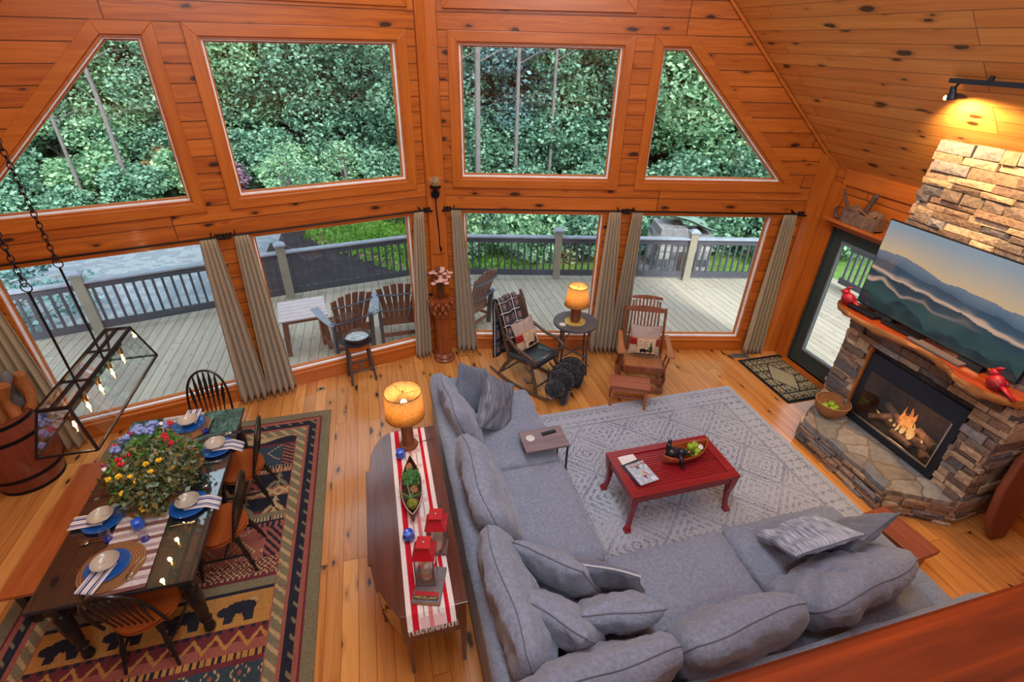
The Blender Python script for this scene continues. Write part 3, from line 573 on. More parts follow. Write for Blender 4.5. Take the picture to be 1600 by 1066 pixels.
CU = [  # label, w, h, t, loc, yaw, lean, mat, seed, roll, amp
 ('large crumpled grey back cushion at the far end of the sofa by the lamp', .80, .66, .26, (.58, 4.04, .72), 92, 22, grey, 1, 4, .02),
 ('slate square throw cushion standing behind the dotted one', .56, .56, .18, (.78, 4.42, .70), 50, 16, grey_d, 2, 38, .01),
 ('dotted slate throw cushion standing in front at the far end of the sofa', .58, .58, .2, (.98, 4.08, .72), 46, 14, vc_cloth, 3, 42, .010),
 ('big puffy grey back cushion in the middle of the long side', 1.02, .66, .36, (.62, 2.96, .72), 95, 18, grey, 4, -2, .018),
 ('big puffy grey back cushion beside the sofa corner on the long side', 1.08, .66, .36, (.60, 1.92, .72), 91, 16, grey, 5, 2, .02),
 ('plain grey throw cushion between the corner cushions and the pale-edged one', .58, .54, .26, (.98, 2.12, .70), 138, 24, grey, 6, 12, .014),
 ('grey throw cushion with a pale edge, nearest the coffee table in the corner', .6, .52, .17, (1.30, 2.02, .66), 148, 26, grey_d, 7, 10, .012),
 ('small grey cushion lying against the corner back cushion', .56, .52, .27, (.86, 1.72, .76), 132, 30, grey, 8, 8, .018),
 ('flat grey cushion on top of the short-side corner cushion', .56, .48, .26, (1.25, 1.68, .74), 170, 30, grey, 9, 4, .014),
 ('big puffy grey back cushion filling the sofa corner on the short side', 1.08, .68, .38, (.94, 1.32, .74), 184, 18, grey, 10, -6, .016),
 ('big puffy grey back cushion in the middle of the short side, next to the rail', 1.0, .60, .38, (1.96, 1.38, .70), 184, 18, grey, 11, -4, .014),
 ('slumped wide grey back cushion at the arm end of the short side', 1.08, .64, .38, (3.0, 1.50, .68), 188, 34, grey, 12, -6, .026),
 ('blue and white streaked cushion lying on the slumped back cushion', .55, .55, .17, (2.95, 1.86, .78), 190, 50, vc_cloth, 13, 18, .014),
 ('plain blue-grey cushion tucked behind the streaked cushion', .54, .54, .17, (3.36, 1.82, .72), 200, 30, grey_d, 14, 14, .014)]
def stf(u, v):
    n = noise.noise(Vector((u * 70, v * 4, 1))) + .5 * noise.noise(Vector((u * 5, v * 6, 4))); f = max(0, min(1, .5 + n)); return tuple(a + (b - a) * f for a, b in zip(srgb(118, 130, 152), srgb(196, 202, 214)))
def dtf(u, v):
    n = .5 + noise.noise(Vector((u * 90, v * 6, 1))) * .8; return tuple(a + (b - a) * n for a, b in zip(srgb(84, 90, 104), srgb(146, 152, 164)))
for i, (lab, w, h, tt, loc, yaw, lean, mt, sd, roll, amp) in enumerate(CU):
    cushion('sofa_cushion', lab, w, h, tt, loc, yaw, lean, mt, sd, roll, amp, pts=.0 if w > .7 else .06, pw=.24 if w > .7 else .32, cf=stf if i == 12 else (dtf if i == 2 else None), group='cushions on the sectional sofa', pm=pale_pipe if i == 6 else None, rim=.008 if i == 6 else .005)
# ------------------------------------------------------------------ rugs
def diam(u, v, n, m): return abs(((u * n) % 1) - .5) + abs(((v * m) % 1) - .5)
def rug_grey(u, v):
    x = u * 3.05; y = v * 2.65; e = min(u * 3.05, (1 - u) * 3.05, v * 2.65, (1 - v) * 2.65); r = random.random(); w = noise.noise(Vector((x * 3, y * 3, 1)))
    lo, hi = srgb(104, 112, 130), srgb(176, 182, 194); k = 0
    if e < .04: k = .1
    elif e < .34:
        k = 1 if int(x / .03) % 3 and int(y / .03) % 4 == 0 or diam(x, y, 9, 9) < .16 else 0
        if abs(e - .07) < .012 or abs(e - .31) < .012: k = 1
    else:
        d = diam(x, y, 1.6, 1.6); q = diam(x, y, 12, 12); k = 1 if (int(d * 16) % 2 == 0 and q > .42) or q < .14 else 0
        if abs(d - .5) < .02: k = 1
    k = k * (.62 + .5 * w) * (.4 + .8 * r) + .25 * (r > .8); return tuple(b + (a - b) * max(0, min(1, k * .9)) for a, b in zip(lo, hi))
rug_m = vcol('rug_wool', .98, .25, 160, .5, spec=.1)
o = painted('area_rug', 300, 260, 3.05, 2.65, rug_grey, rug_m, loc=(2.885, 3.29, .012), solid=.012); tag(o, 'large pale grey patterned rug under the red coffee table', 'rug')
def lodge(u, v):
    X = u * 2.4; Y = v * 3.6; e = min(X, 2.4 - X, Y, 3.6 - Y); r = random.random(); n = noise.noise(Vector((X * 6, Y * 6, 2))) * .5
    black, rust, sand, oliv, wine, teal, gold = srgb(44, 44, 52), srgb(152, 88, 74), srgb(180, 152, 108), srgb(122, 112, 86), srgb(108, 50, 54), srgb(58, 70, 76), srgb(178, 126, 66)
    def j(c): f = .82 + .3 * r + n * .2; return tuple(min(1, a * f) for a in c)
    if e < .1: return j(oliv)
    if e < .125: return j(wine)
    if e < .165: return j(rust)
    if e < .2: return j(black if int((X + Y) * 30) % 4 else oliv)
    if e < .235: return j(black)
    if e < .27: return j(rust)
    if e < .36: return j(oliv if int((X + Y) * 25) % 3 else sand)
    if e < .375: return j(rust)
    y = Y; x = X - .375; W = 1.65
    def zig(p, a=.05): return abs(((x / p) % 1) - .5) * 2 * a
    def dash(p=.05, d=.5): return ((x / p) % 1) < d
    def tree(cx, cy, s, px, py):
        dx, dy = abs(px - cx), py - cy
        return -s < dy < s and dx < (s - dy) * .5 and (int((dy + dx * 1.0) / .028) % 2 == 0 or dx < .012)
    def bear(cx, cy, px, py, f=1):
        a = (px - cx) * f; b = py - cy
        return ((a / .12) ** 2 + ((b - .02) / .055) ** 2 < 1) or (((a + .13) / .05) ** 2 + ((b - .0) / .036) ** 2 < 1) or (b > -.1 and b < .0 and (abs(a + .09) < .024 or abs(a - .08) < .028 or abs(a - .02 + b * .4) < .02 or abs(a + .04 - b * .3) < .016))
    if y < .85:                                                     # dark dotted field with flowers at the near end
        if y > .80: return j(gold if dash(.05, .6) else black)
        if y > .76: return j(wine)
        q = diam(x, y, 5, 5)
        if abs(q - .35) < .06 and dash(.03): return j(sand)
        if abs(q) < .12: return j(rust)
        return j(teal)
    if y < 1.02: return j(gold if y - .88 > zig(.16, .1) and y - .92 < zig(.16, .1) else (rust if y < .93 else wine))
    if y < 1.05: return j(black if dash(.08) else wine)
    if y < 1.33:
        for k, cx in enumerate((.2, .62, 1.02, 1.42)):
            if bear(cx, 1.19, x, y): return j(black)
        return j(gold if n > -.25 else sand)
    if y < 1.36: return j(black)
    if y < 1.44: return j(oliv)
    if y < 1.47: return j(wine)
    if y < 1.97:
        if y < 1.64: return j(sand if (int(x / .022) + int(y / .022)) % 2 == 0 and r > .25 else wine)
        if x > W - .14 or x < .14: return j(black if int((x * 1.2 + y) / .04) % 2 else rust)
        q = diam(x + .1, y, 3.2, 3.2)
        if (abs(q - .42) < .035 or abs(q - .2) < .03) and dash(.028, .6): return j(sand)
        return j(rust)
    if y < 2.02: return j(black if dash(.05) else rust)
    if y < 2.09: return j(sand if dash(.03, .55) and y > 2.04 else black)
    if y < 2.14: return j(oliv)
    if y < 2.66:
        if 2.34 < y < 2.46:
            q = abs((x / .24) % 1 - .5) * 2 * .1; b = y - 2.35
            return j(sand if abs(b - q) < .02 or abs(.1 - b - q) < .02 else rust)
        cy = 2.24 if y < 2.36 else 2.56
        for k in range(6):
            if tree(.14 + k * .28, cy, .11, x, y): return j((sand, rust, oliv)[(k + (y < 2.36)) % 3])
        return j(wine if y < 2.17 else black)
    if y < 2.72: return j(rust if dash(.04, .7) else sand)
    if y < 2.77: return j(black if dash(.03, .4) else sand)
    if y < 3.1 - .02:
        if x > W - .12 or x < .12: return j(rust if int((x * .6 + y) / .025) % 2 else black)
        q = diam(x, y, 3, 3.2)
        return j(sand if abs(q - .36) < .03 and dash(.03, .5) else teal)
    if y < 3.11: return j(wine)
    if y < 3.24: return j(black if math.sin(x * 9) * .04 + .0 > y - 3.18 else sand)
    if y < 3.27: return j(gold if dash(.05, .6) else black)
    return j(oliv if tree(.1 + .2 * round((x - .1) / .2), 3.4, .08, x, y) else rust)
o = painted('lodge_rug', 240, 360, 2.4, 3.75, lodge, rug_m, loc=(-2.05, 3.47, .012), solid=.012); tag(o, 'dark red, black and tan lodge rug with bears and pine trees under the dining table', 'rug')
def matfn(u, v):
    e = min(u * .72, (1 - u) * .72, v * 1.05, (1 - v) * 1.05); r = random.random(); b, tn, br = srgb(34, 34, 42), srgb(160, 146, 112), srgb(86, 70, 54)
    if e < .045: return b
    d = abs(u - .5) / .27 + abs(v - .5) / .33
    if d < .92: return tuple(c * (.85 + .3 * r) for c in tn)
    if d < 1.02: return b
    q = diam(u, v, 5, 7)
    if min(abs((u * 5) % 1), abs((v * 6) % 1)) < .09: return b
    return tuple(c * (.8 + .3 * r) for c in (b if .3 < q < .5 and noise.noise(Vector((u * 30, v * 40, 0))) > 0 else (br if q < .2 else tn)))
o = painted('door_mat', 72, 105, .72, 1.05, matfn, rug_m, loc=(5.31, 4.62, .01), solid=.01); tag(o, 'small black and tan door mat with a diamond on the boards by the green door', 'mat')
# ------------------------------------------------------------------ curtains and their rods
lin = NT('taupe_striped_linen'); o_ = lin.obj(); sp_ = lin.n('ShaderNodeSeparateXYZ', {0: o_}); f_ = lin.noise(lin.vec(o_, 220, 220, 60), 1, 2)
lin.pbsdf(lin.mix(f_, srgb(150, 128, 94), srgb(186, 166, 130)), .9, 0, lin.bump(f_, .15, .003), Sheen_Weight=.3); lin = lin.m
iron = plain('black_iron', srgb(34, 30, 30), .5, .7, bump=.1)
def curtain(q, s, wt, wb, shift, label, seed):
    ux = Vector((q * CA, -SA, 0)); un = Vector((q * SA, CA, 0)); base = Vector((VX0, VY0, 0)) + ux * s - un * .11; nf = 4.5
    def fn(u, v):
        z = .02 + 2.14 * v; k = (1 - v) ** .8; w = wt + (wb - wt) * k; x = (u - .5) * w + shift * k
        ph = seed + .5 * noise.noise(Vector((u * 3, v * 1.5, seed))); y = (.018 + .038 * k) * math.sin(u * 2 * PI * nf + ph) + .01 * noise.noise(Vector((u * 9, v * 4, seed)))
        return (x, y, z)
    g = G(); g.grid(fn, 90, 24); o = g.build('curtain', lin, smooth=180, loc=base, rz=-A * q if q > 0 else A); o.location.z = 0
    m = o.modifiers.new('s', 'SOLIDIFY'); m.thickness = .004; tag(o, label, 'curtain', 'tied linen curtains')
for q, s, wt, wb, sh, lab in [(1, .27, .13, .32, .10, 'taupe linen curtain just right of the carved pedestal'), (1, 2.33, .14, .3, .03, 'taupe linen curtain behind the lit round-table lamp'), (1, 2.63, .13, .26, -.02, 'taupe linen curtain behind the wooden glider rocker'), (1, 4.64, .16, .26, .06, 'taupe linen curtain beside the floor vent and door mat'),
    (-1, .27, .13, .24, -.08, 'taupe linen curtain just left of the carved pedestal'), (-1, 2.30, .15, .34, .0, 'taupe linen curtain left of the iron plant stand and bar table view'), (-1, 2.63, .16, .34, .0, 'taupe linen curtain behind the dining chair at the table end'), (-1, 4.62, .2, .44, .02, 'taupe linen curtain beside the barrel of walking sticks')]:
    curtain(q, s, wt, wb, sh, lab, s * 3 + q)
def leafy(g, c, M):
    for k in range(7): a = k * .9; g.ball((c + .012 * k + .0, .02 * math.sin(a * 2), .022 * math.cos(a * 2)), (.018, .012, .016), 6, M)
for q, s0, s1, lab in [(1, .2, 2.42, 'black iron curtain rod over the window behind the rocking chair'), (1, 2.55, 4.74, 'black iron curtain rod over the window behind the glider'), (-1, .2, 2.4, 'black iron curtain rod over the window showing the bar chairs'), (-1, 2.55, 4.75, 'black iron curtain rod over the window behind the dining table')]:
    t = thing('curtain_rod', lab, 'curtain rod', (VX0, VY0, 0), -A * q, 'curtain rods'); M = TM(0, 0, 0); e0, e1 = q * s0, q * s1
    g = G(); g.tube([(e0, -.11, 2.165), (e1, -.11, 2.165)], .009, 8); g.build('pole', iron, t, smooth=60)
    for e, dr in ((e0, -q), (e1, q)):
        g = G()
        for k in range(9): g.ball((e + dr * (.005 + .011 * k), -.11 + .02 * math.sin(k * 2.1), 2.165 + .024 * math.cos(k * 2.1)), (.017, .012, .017), 7)
        g.build('finial', iron, t, smooth=180)
        g = G(); g.bar((e - dr * .04, -.11, 2.165), (e - dr * .04, -.002, 2.185), .012, .02); g.build('bracket', iron, t)
# ------------------------------------------------------------------ dining group
black_w = plain('black_painted_wood', srgb(30, 26, 26), .3, var=.2, Coat_Weight=.3); seat_w = wood('honey_seat_wood', srgb(196, 104, 48), srgb(150, 66, 26), 0, .3, .8, .4)
def turned(p0, p1, r, n=12, beads=((.12, 1.25), (.3, .75), (.55, 1.15), (.72, .7), (.76, 1.2), (.8, .7), (1, .55))):
    P0, P1 = Vector(p0), Vector(p1); pts = []; rs = []; last = 0
    prof = [(0, .8)] + list(beads)
    for k in range(41):
        f = k / 40
        for (a, ra), (b, rb) in zip(prof, prof[1:]):
            if a <= f <= b: q = (f - a) / (b - a); q = q * q * (3 - 2 * q); rs.append(r * (ra + (rb - ra) * q)); break
        pts.append(P0.lerp(P1, f))
    return pts, rs
def windsor():
    t = thing('dining_chair', 'x', 'chair')
    g = G()
    def seat(u, v):
        a = u * 2 * PI; rr = v; x = .225 * rr * math.cos(a) * (1 + .06 * math.sin(a)); y = .215 * rr * math.sin(a)
        if y > 0: x *= 1 - .25 * (y / .215) ** 2
        return (x, y, .455 - .02 * (1 - rr * rr) * (1 if rr < .97 else 0))
    g.grid(seat, 28, 6, cu=True); g.grid(lambda u, v: (seat(u, 1)[0] * (1 - .08 * v), seat(u, 1)[1] * (1 - .08 * v), .455 - .035 * v), 28, 2, cu=True); g.add([seat(k / 28, 1)[:2] + (.42,) for k in range(28)], [tuple(range(28))])
    g.build('seat', seat_w, t, smooth=50)
    fl = [((-.14, -.13, .43), (-.2, -.2, 0)), ((.14, -.13, .43), (.2, -.2, 0)), ((-.12, .13, .43), (-.18, .23, 0)), ((.12, .13, .43), (.18, .23, 0))]
    for p0, p1 in fl: p, r = turned(p0, p1, .02); g = G(); g.tube(p, r, 10); g.build('leg', black_w, t, smooth=60)
    at = lambda i, z: Vector(fl[i][0]).lerp(Vector(fl[i][1]), (.43 - z) / .43)
    for a, b in ((at(0, .2), at(2, .2)), (at(1, .2), at(3, .2)), ((at(0, .2) + at(2, .2)) / 2, (at(1, .2) + at(3, .2)) / 2)): g = G(); g.tube([a, (a + b) / 2, b], [.008, .013, .008], 8); g.build('stretcher', black_w, t, smooth=60)
    hoop = []
    for k in range(25):
        a = PI * k / 24; x = -.2 * math.cos(a) * (1 + .08 * math.sin(a)); z = .45 + .51 * math.sin(a) ** .62; hoop.append((x, .15 + (z - .45) * .24 - .03 * (1 - abs(x) / .2) * 0, z))
    g = G(); g.tube(hoop, .013, 8); g.build('bow', black_w, t, smooth=60)
    for k in range(7):
        f = (k - 3) / 3.6; x0 = f * .145; x1 = f * .185; zt = .45 + .51 * (1 - abs(f * .92) ** 2.6) ** .5 - .01; yb = .15 + (zt - .45) * .24; g = G()
        for (a, wa), (b, wb) in zip(((0, .01), (.3, .012), (.62, .034), (.8, .03), (1, .01)), ((.3, .012), (.62, .034), (.8, .03), (1, .01), (1, .01))):
            if a < b: g.bar((x0 + (x1 - x0) * a, .15 + (yb - .15) * a, .45 + (zt - .45) * a), (x0 + (x1 - x0) * b, .15 + (yb - .15) * b, .45 + (zt - .45) * b), wa, .009, up=(0, 1, 0), w1=wb, t1=.009)
        g.build('spindle', black_w, t)
    return t
ch = windsor(); ch.location = (-1.98, 4.78, .02); ch.rotation_euler = (0, 0, R(2)); tag(ch, 'black arrow-back dining chair at the window end of the table', 'chair', 'arrow-back dining chairs')
dup(ch, (-1.60, 3.36, .02), -92, 'black arrow-back dining chair on the rug side of the table, closer to the photo viewer'.replace('closer to the photo viewer', 'beside the hurricane glass cups'))['label'] = 'black arrow-back dining chair at the rug side, beside the middle place setting'
dup(ch, (-1.57, 4.06, .02), -88, 'black arrow-back dining chair at the rug side, beside the place setting toward the window')
dup(ch, (-1.97, 2.73, .02), 176, 'black arrow-back dining chair at the end of the table furthest from the windows')
table_top = plain('worn_black_tabletop', srgb(44, 40, 42), .32, var=.35, sc=5)
t = thing('dining_table', 'long black farmhouse dining table with a glass sheet on top', 'table', (-2.055, 3.61, 0))
g = G(); g.box((0, 0, .745), (1.01, 1.98, .03)); g.build('tabletop', table_top, t, bevel=.004)
g = G(); g.box((0, .9, .685), (.86, .025, .09)); g.box((0, -.9, .685), (.86, .025, .09)); g.box((.42, 0, .685), (.025, 1.8, .09)); g.box((-.42, 0, .685), (.025, 1.8, .09)); g.build('apron', black_w, t)
for x in (-.41, .41):
    for y in (-.89, .89):
        g = G(); g.box((x, y, .67), (.09, .09, .12)); p, r = turned((x, y, .61), (x, y, .02), .048, beads=((.04, 1.0), (.08, .6), (.12, 1.05), (.3, 1.1), (.6, .85), (.72, .6), (.76, .95), (.8, .55), (.88, .8), (.94, .9), (1, .4))); g.tube(p, r, 14); g.build('leg', black_w, t, smooth=50)
tg = NT('table_glass'); ge_ = tg.n('ShaderNodeNewGeometry').outputs['Backfacing']; a_ = tg.n('ShaderNodeBsdfTransparent', {0: (.92, .97, .96)}); b_ = tg.n('ShaderNodeBsdfGlossy', {0: (1, 1, 1), 'Roughness': .02}); tg.t.links.new(tg.n('ShaderNodeMixShader', {0: tg.math('ADD', tg.n('ShaderNodeFresnel', {0: tg.math('MULTIPLY_ADD', ge_, 1 / 1.6 - 1.6, 1.6)}).outputs[0], .06), 1: a_, 2: b_}).outputs[0], tg.out.inputs[0])
g = G(); g.box((0, 0, .765), (1.0, 1.97, .006)); g.build('glass_sheet', tg.m, t)
honey = wood('honey_bench_wood', srgb(196, 112, 56), srgb(156, 76, 34), 1, .35, .8, .3)
t = thing('dining_bench', 'honey-topped wooden bench along the wall side of the dining table', 'bench', (-2.86, 3.72, .02)); g = G(); g.box((0, 0, .44), (.32, 1.4, .035)); g.build('seat', honey, t, bevel=.006)
for y in (-.58, .58):
    for x in (-.11, .11): g = G(); g.box((x, y, .21), (.06, .06, .42)); g.build('leg', black_w, t)
g = G(); g.box((.11, 0, .39), (.025, 1.1, .06)); g.box((-.11, 0, .39), (.025, 1.1, .06)); g.build('apron', black_w, t)
# table runner, mats, plates
def runfn(u, v):
    r = random.random(); return tuple(c * (.85 + .25 * r) for c in ((srgb(120, 84, 80) if int(v * 56) % 4 in (0,) else srgb(196, 186, 184)) if int(v * 56) % 4 != 2 else srgb(160, 140, 138)))
cloth_v = vcol('woven_cloth', .95, .2, 140, .3, spec=.1)
TZ = .7685
o = painted('table_runner', 34, 190, .36, 1.96, runfn, cloth_v, loc=(-2.06, 3.61, TZ + .0015), solid=.002, rz=2); tag(o, 'striped off-white and brown cloth runner down the dining table', 'runner')
wk = NT('woven_seagrass'); o_ = wk.obj(); w_ = wk.n('ShaderNodeTexWave', {'Vector': o_, 'Scale': 18.0, 'Distortion': 1.5, 'Detail': 2.0}, wave_type='RINGS', rings_direction='Z').outputs[1]
n_ = wk.noise(o_, 90, 2); wk.pbsdf(wk.mix(n_, wk.mix(w_, srgb(96, 58, 30), srgb(176, 126, 78)), srgb(140, 92, 52)), .9, 0, wk.bump(w_, .6, .01)); wk = wk.m
def disc(r, th=.006, sy=1.0): g = G(); g.lathe([(0, 0), (r * .98, 0), (r, th * .5), (r * .98, th), (0, th)], n=40, sy=sy); return g
pm_l = [((-2.12, 2.86), .21, 'woven round placemat at the end of the dining table away from the windows'), ((-2.04, 3.50), .22, 'large woven round mat under the flower arrangement, on its open side'), ((-1.97, 3.86), .22, 'woven round mat behind the flowers'), ((-2.0, 4.36), .19, 'woven round placemat at the window end of the dining table')]
for (x, y), r, lab in pm_l: tag(disc(r).build('round_placemat', wk, loc=(x, y, TZ + .004), smooth=40), lab, 'placemat', 'woven round placemats')
blue_g = plain('cobalt_glaze', srgb(28, 84, 158), .12, var=.1, sc=3, Coat_Weight=.6); cream_g = plain('cream_glaze', srgb(180, 168, 152), .25, var=.08, sc=6, Coat_Weight=.3); steel = plain('brushed_steel', srgb(190, 186, 180), .25, 1.0)
def dish(name, r, hgt, mat, foot=.5):
    g = G(); g.lathe([(0, 0), (r * foot, 0), (r * .8, hgt * .45), (r, hgt), (r * .97, hgt + .002), (r * .78, hgt * .55), (r * foot, .006), (0, .006)], n=36); return g.build(name, mat, smooth=60)
def napk(u, v):
    k = u * 20; c = srgb(214, 206, 206)
    if int(k) in (3, 5, 6, 13, 14, 16): c = srgb(48, 62, 118)
    return tuple(x * (.9 + .15 * random.random()) for x in c)
sets = [((-2.14, 2.86), -18, 'at the end away from the windows'), ((-2.34, 3.33), 270, 'on the bench side of the dining table'), ((-1.74, 3.33), 90, 'in the middle of the rug side'), ((-1.68, 4.00), 90, 'on the rug side toward the window'), ((-2.0, 4.40), 180, 'at the window end of the dining table')]
pl0 = dish('dinner_plate', .14, .018, blue_g, .6); bo0 = dish('cream_bowl', .088, .05, cream_g, .4); fk0 = None
def cutlery(kind, label, loc, rz, gp):
    g = G(); L = .19; g.bar((0, -L / 2, .003), (0, L * .15, .004), .010, .003, w1=.006)
    if kind == 'fork':
        g.box((0, L * .2, .004), (.022, .02, .003))
        for k in (-1, 0, 1): g.bar((k * .009, L * .22, .004), (k * .009, L * .42, .006), .004, .002)
    elif kind == 'knife': g.bar((0, L * .15, .004), (0, L * .55, .004), .018, .002, w1=.008)
    else: g.ball((0, L * .3, .006), (.02, .032, .005), 10)
    return tag(g.build(kind, steel, loc=loc, rz=rz), label, kind, gp)
for i, ((x, y), rz, wh) in enumerate(sets):
    a = R(rz); fx, fy_ = math.sin(a), -math.cos(a); zz = TZ + (.012 if i in (0, 4) else .003)
    p = pl0 if i == 0 else pl0.copy()
    if i: COL.objects.link(p)
    p.location = (x, y, zz); tag(p, 'cobalt blue dinner plate ' + wh, 'plate', 'blue dinner plates')
    b = bo0 if i == 0 else bo0.copy()
    if i: COL.objects.link(b)
    b.location = (x, y, zz + .022); tag(b, 'cream bowl stacked on the blue plate ' + wh, 'bowl', 'cream bowls')
    def hf(u, v): q = v; return .006 * math.sin(u * 9) * q + (.004 if q > .0 else 0) - (.055 * max(0, .35 - q) / .35 if i in (2, 3) else 0)
    M = Matrix.Translation((0, -.1, 0)); nk = painted('napkin', 20, 16, .13, .24, napk, cloth_v, M=M, hf=hf, smooth=180)
    nk.location = (x - 0, y, zz + .021); nk.rotation_euler = (0, 0, a); m = nk.modifiers.new('s', 'SOLIDIFY'); m.thickness = .004; tag(nk, 'navy-striped white napkin on the plate ' + wh, 'napkin', 'striped napkins')
    sx, sy = math.cos(a), math.sin(a); kz = TZ + (.011 if i in (0, 4) else .001)
    for kk, (kd, off) in enumerate((('fork', -.185), ('knife', .17), ('spoon', .2))):
        cutlery(kd, 'steel %s beside the place setting %s' % (kd, wh), (x + sx * off, y + sy * off, kz), rz + 180, kd + 's on the dining table')
blue_gl = glass('cobalt_glass', (.35, .5, .95), 1.0); clear_gl = glass('clear_glass', (.95, .96, .98), 2.0)
def tumbler(x, y, lab, s=1.0):
    t = thing('drinking_glass', lab, 'glass', (x, y, TZ + .004), 0, 'blue-footed tumblers'); g = G(); g.lathe([(.03, .012), (.036, .1), (.0345, .1), (.028, .014), (0, .014)], n=24, cap=False); g.build('cup', clear_gl, t, smooth=60)
    g = G(); g.lathe([(0, 0), (.03, 0), (.032, .006), (.03, .014), (0, .014)], n=24); g.build('blue_base', plain('blue_glass_foot', srgb(24, 48, 170), .1, Coat_Weight=.5), t, smooth=60)
for x, y, l in ((-2.24, 3.13, 'clear tumbler with blue base beside the bench-side place setting'), (-1.97, 3.06, 'clear tumbler with blue base beside the blue candle jar'), (-1.85, 3.52, 'clear tumbler with blue base at the edge of the flower mat'), (-1.84, 4.28, 'clear tumbler with blue base at the window end')): tumbler(x, y, l)
def candlejar(x, y, z, lab, r=.046):
    t = thing('candle_jar', lab, 'candle', (x, y, z), 0, 'cobalt candle jars'); g = G(); g.lathe([(r * .6, 0), (r * .95, r * .35), (r, r * .9), (r * .8, r * 1.45), (r * .82, r * 1.6), (r * .74, r * 1.6), (r * .72, r * 1.4), (0, r * 1.2)], n=28); g.build('jar', plain('cobalt_candle_glass', srgb(36, 88, 196), .12, var=.2, sc=30, Coat_Weight=.6), t, smooth=60)
    g = G(); g.lathe([(0, r * 1.2), (r * .7, r * 1.22), (r * .7, r * 1.3), (0, r * 1.28)], n=24); g.build('wax', plain('pale_blue_wax', srgb(110, 150, 220), .5), t, smooth=60)
candlejar(-2.05, 3.19, TZ + .004, 'round cobalt blue candle jar on the dining table runner'); candlejar(-.05, 3.46, .796, 'round cobalt blue candle jar beside the tall lamp base'); candlejar(-.055, 2.57, .796, 'round cobalt blue candle jar beside the red lanterns')
# flower arrangement
t = thing('flower_arrangement', 'wide arrangement of red, yellow and blue flowers in a glass vase on the dining table', 'flowers', (-2.03, 3.68, TZ + .01))
g = G(); g.lathe([(.06, 0), (.08, .05), (.085, .16), (.07, .22), (.066, .22), (.078, .15), (.07, .05), (0, .012)], n=24); g.build('vase', clear_gl, t, smooth=60)
rs = np.random.default_rng(21); g = G(); tips = []
for k in range(120):
    a = rs.uniform(0, 6.283); r = .33 * rs.uniform(.15, 1) ** .7; z = .32 - r * .5 + rs.uniform(-.06, .03); e = (r * math.cos(a), r * 1.25 * math.sin(a), z); tips.append(e)
    if k % 2 == 0: g.tube([(0, 0, .04), (e[0] * .3, e[1] * .3, .2), e], .0025, 4)
g.build('stems', plain('green_stem', srgb(70, 90, 50), .6), t)
def leaves(name, n, size, c0, c1, zr=(.0, .05), par=t, R0=.36, sel=None):
    pts = []
    for k in range(n):
        e = tips[rs.integers(0, len(tips))]
        if sel and not sel(e): continue
        d = rs.normal(size=3) * .045; pts.append([e[0] + d[0], e[1] + d[1], e[2] + d[2] - rs.uniform(*zr)])
    me = leafmesh(name, pts, None, size, c0, c1, flat=1.2); me.materials.append(leaf_m); o = bpy.data.objects.new(name, me); COL.objects.link(o); o.parent = par
leaves('dark_leaves', 1700, .042, srgb(52, 72, 40), srgb(112, 124, 82)); leaves('silver_leaves', 600, .04, srgb(120, 140, 120), srgb(176, 188, 160), (-.03, .02)); leaves('bright_leaves', 700, .06, srgb(70, 130, 50), srgb(120, 180, 80), (-.03, .03), sel=lambda e: e[1] > .1 or e[0] < -.15)
leaves('bronze_leaves', 380, .055, srgb(110, 100, 50), srgb(160, 140, 80), (-.03, .02), sel=lambda e: e[1] < .15)
def blobs(name, col, pts, r):
    for p in pts:
        p = (p[0] * 1.06, p[1] * 1.06, p[2] - .01); g = G()
        for q in range(14): d = rs.normal(size=3); d /= np.linalg.norm(d); g.ball((p[0] + d[0] * r * .7, p[1] + d[1] * r * .7, p[2] + d[2] * r * .45), r * .42, 6)
        g.build(name, plain(name + '_petals', col, .6, var=.25, sc=60), t, smooth=180)
blobs('red_flower', srgb(190, 24, 44), [(-.16, -.1, .38), (-.12, -.05, .38), (-.14, -.13, .36), (.08, .12, .38), (.11, .08, .37), (.14, .05, .35), (.07, .3, .36), (-.28, .1, .3)], .026)
blobs('yellow_flower', srgb(232, 186, 30), [(-.06, -.22, .31), (-.02, -.26, .28), (-.22, -.2, .29), (-.13, -.23, .33), (.03, -.16, .35), (.06, -.2, .3), (-.12, -.3, .22), (.1, -.12, .34), (.0, -.38, .1)], .024)
blobs('blue_flower', srgb(122, 140, 204), [(-.22, .18, .36), (-.16, .26, .37), (-.1, .2, .4), (-.26, .08, .33), (-.05, .3, .37), (-.18, .33, .33), (-.02, .15, .42), (-.28, .26, .28), (-.1, .36, .32), (.02, .36, .3)], .04)
blobs('pink_flower', srgb(176, 60, 110), [(-.3, .16, .3), (-.24, .3, .3), (-.32, .0, .27)], .03); blobs('white_flower', srgb(226, 226, 232), [(.02, .4, .27), (-.06, .42, .27), (-.3, -.06, .27)], .022)
# hanging lantern over the table
t = thing('linear_chandelier', 'long open black metal and glass lantern light hanging by two chains over the dining table', 'chandelier', (-2.22, 3.82, 1.9))
bk = plain('bronze_black_metal', srgb(46, 40, 44), .4, .6)
tp = [(-.09, -.55, 0), (.09, -.55, 0), (.09, .55, 0), (-.09, .55, 0)]; bt = [(-.19, -.62, -.33), (.17, -.62, -.33), (.17, .62, -.33), (-.19, .62, -.33)]
g = G()
for q in range(4): g.bar(tp[q], tp[(q + 1) % 4], .02, .02); g.bar(bt[q], bt[(q + 1) % 4], .014, .014); g.bar(tp[q], bt[q], .018, .014)
g.bar((-.01, -.55, .0), (-.01, .55, 0), .02, .02); g.bar((-.09, -.22, 0), (.09, -.22, 0), .02, .012); g.bar((-.09, .19, 0), (.09, .19, 0), .02, .012); g.bar((0, -.5, -.12), (0, .5, -.12), .012, .012)
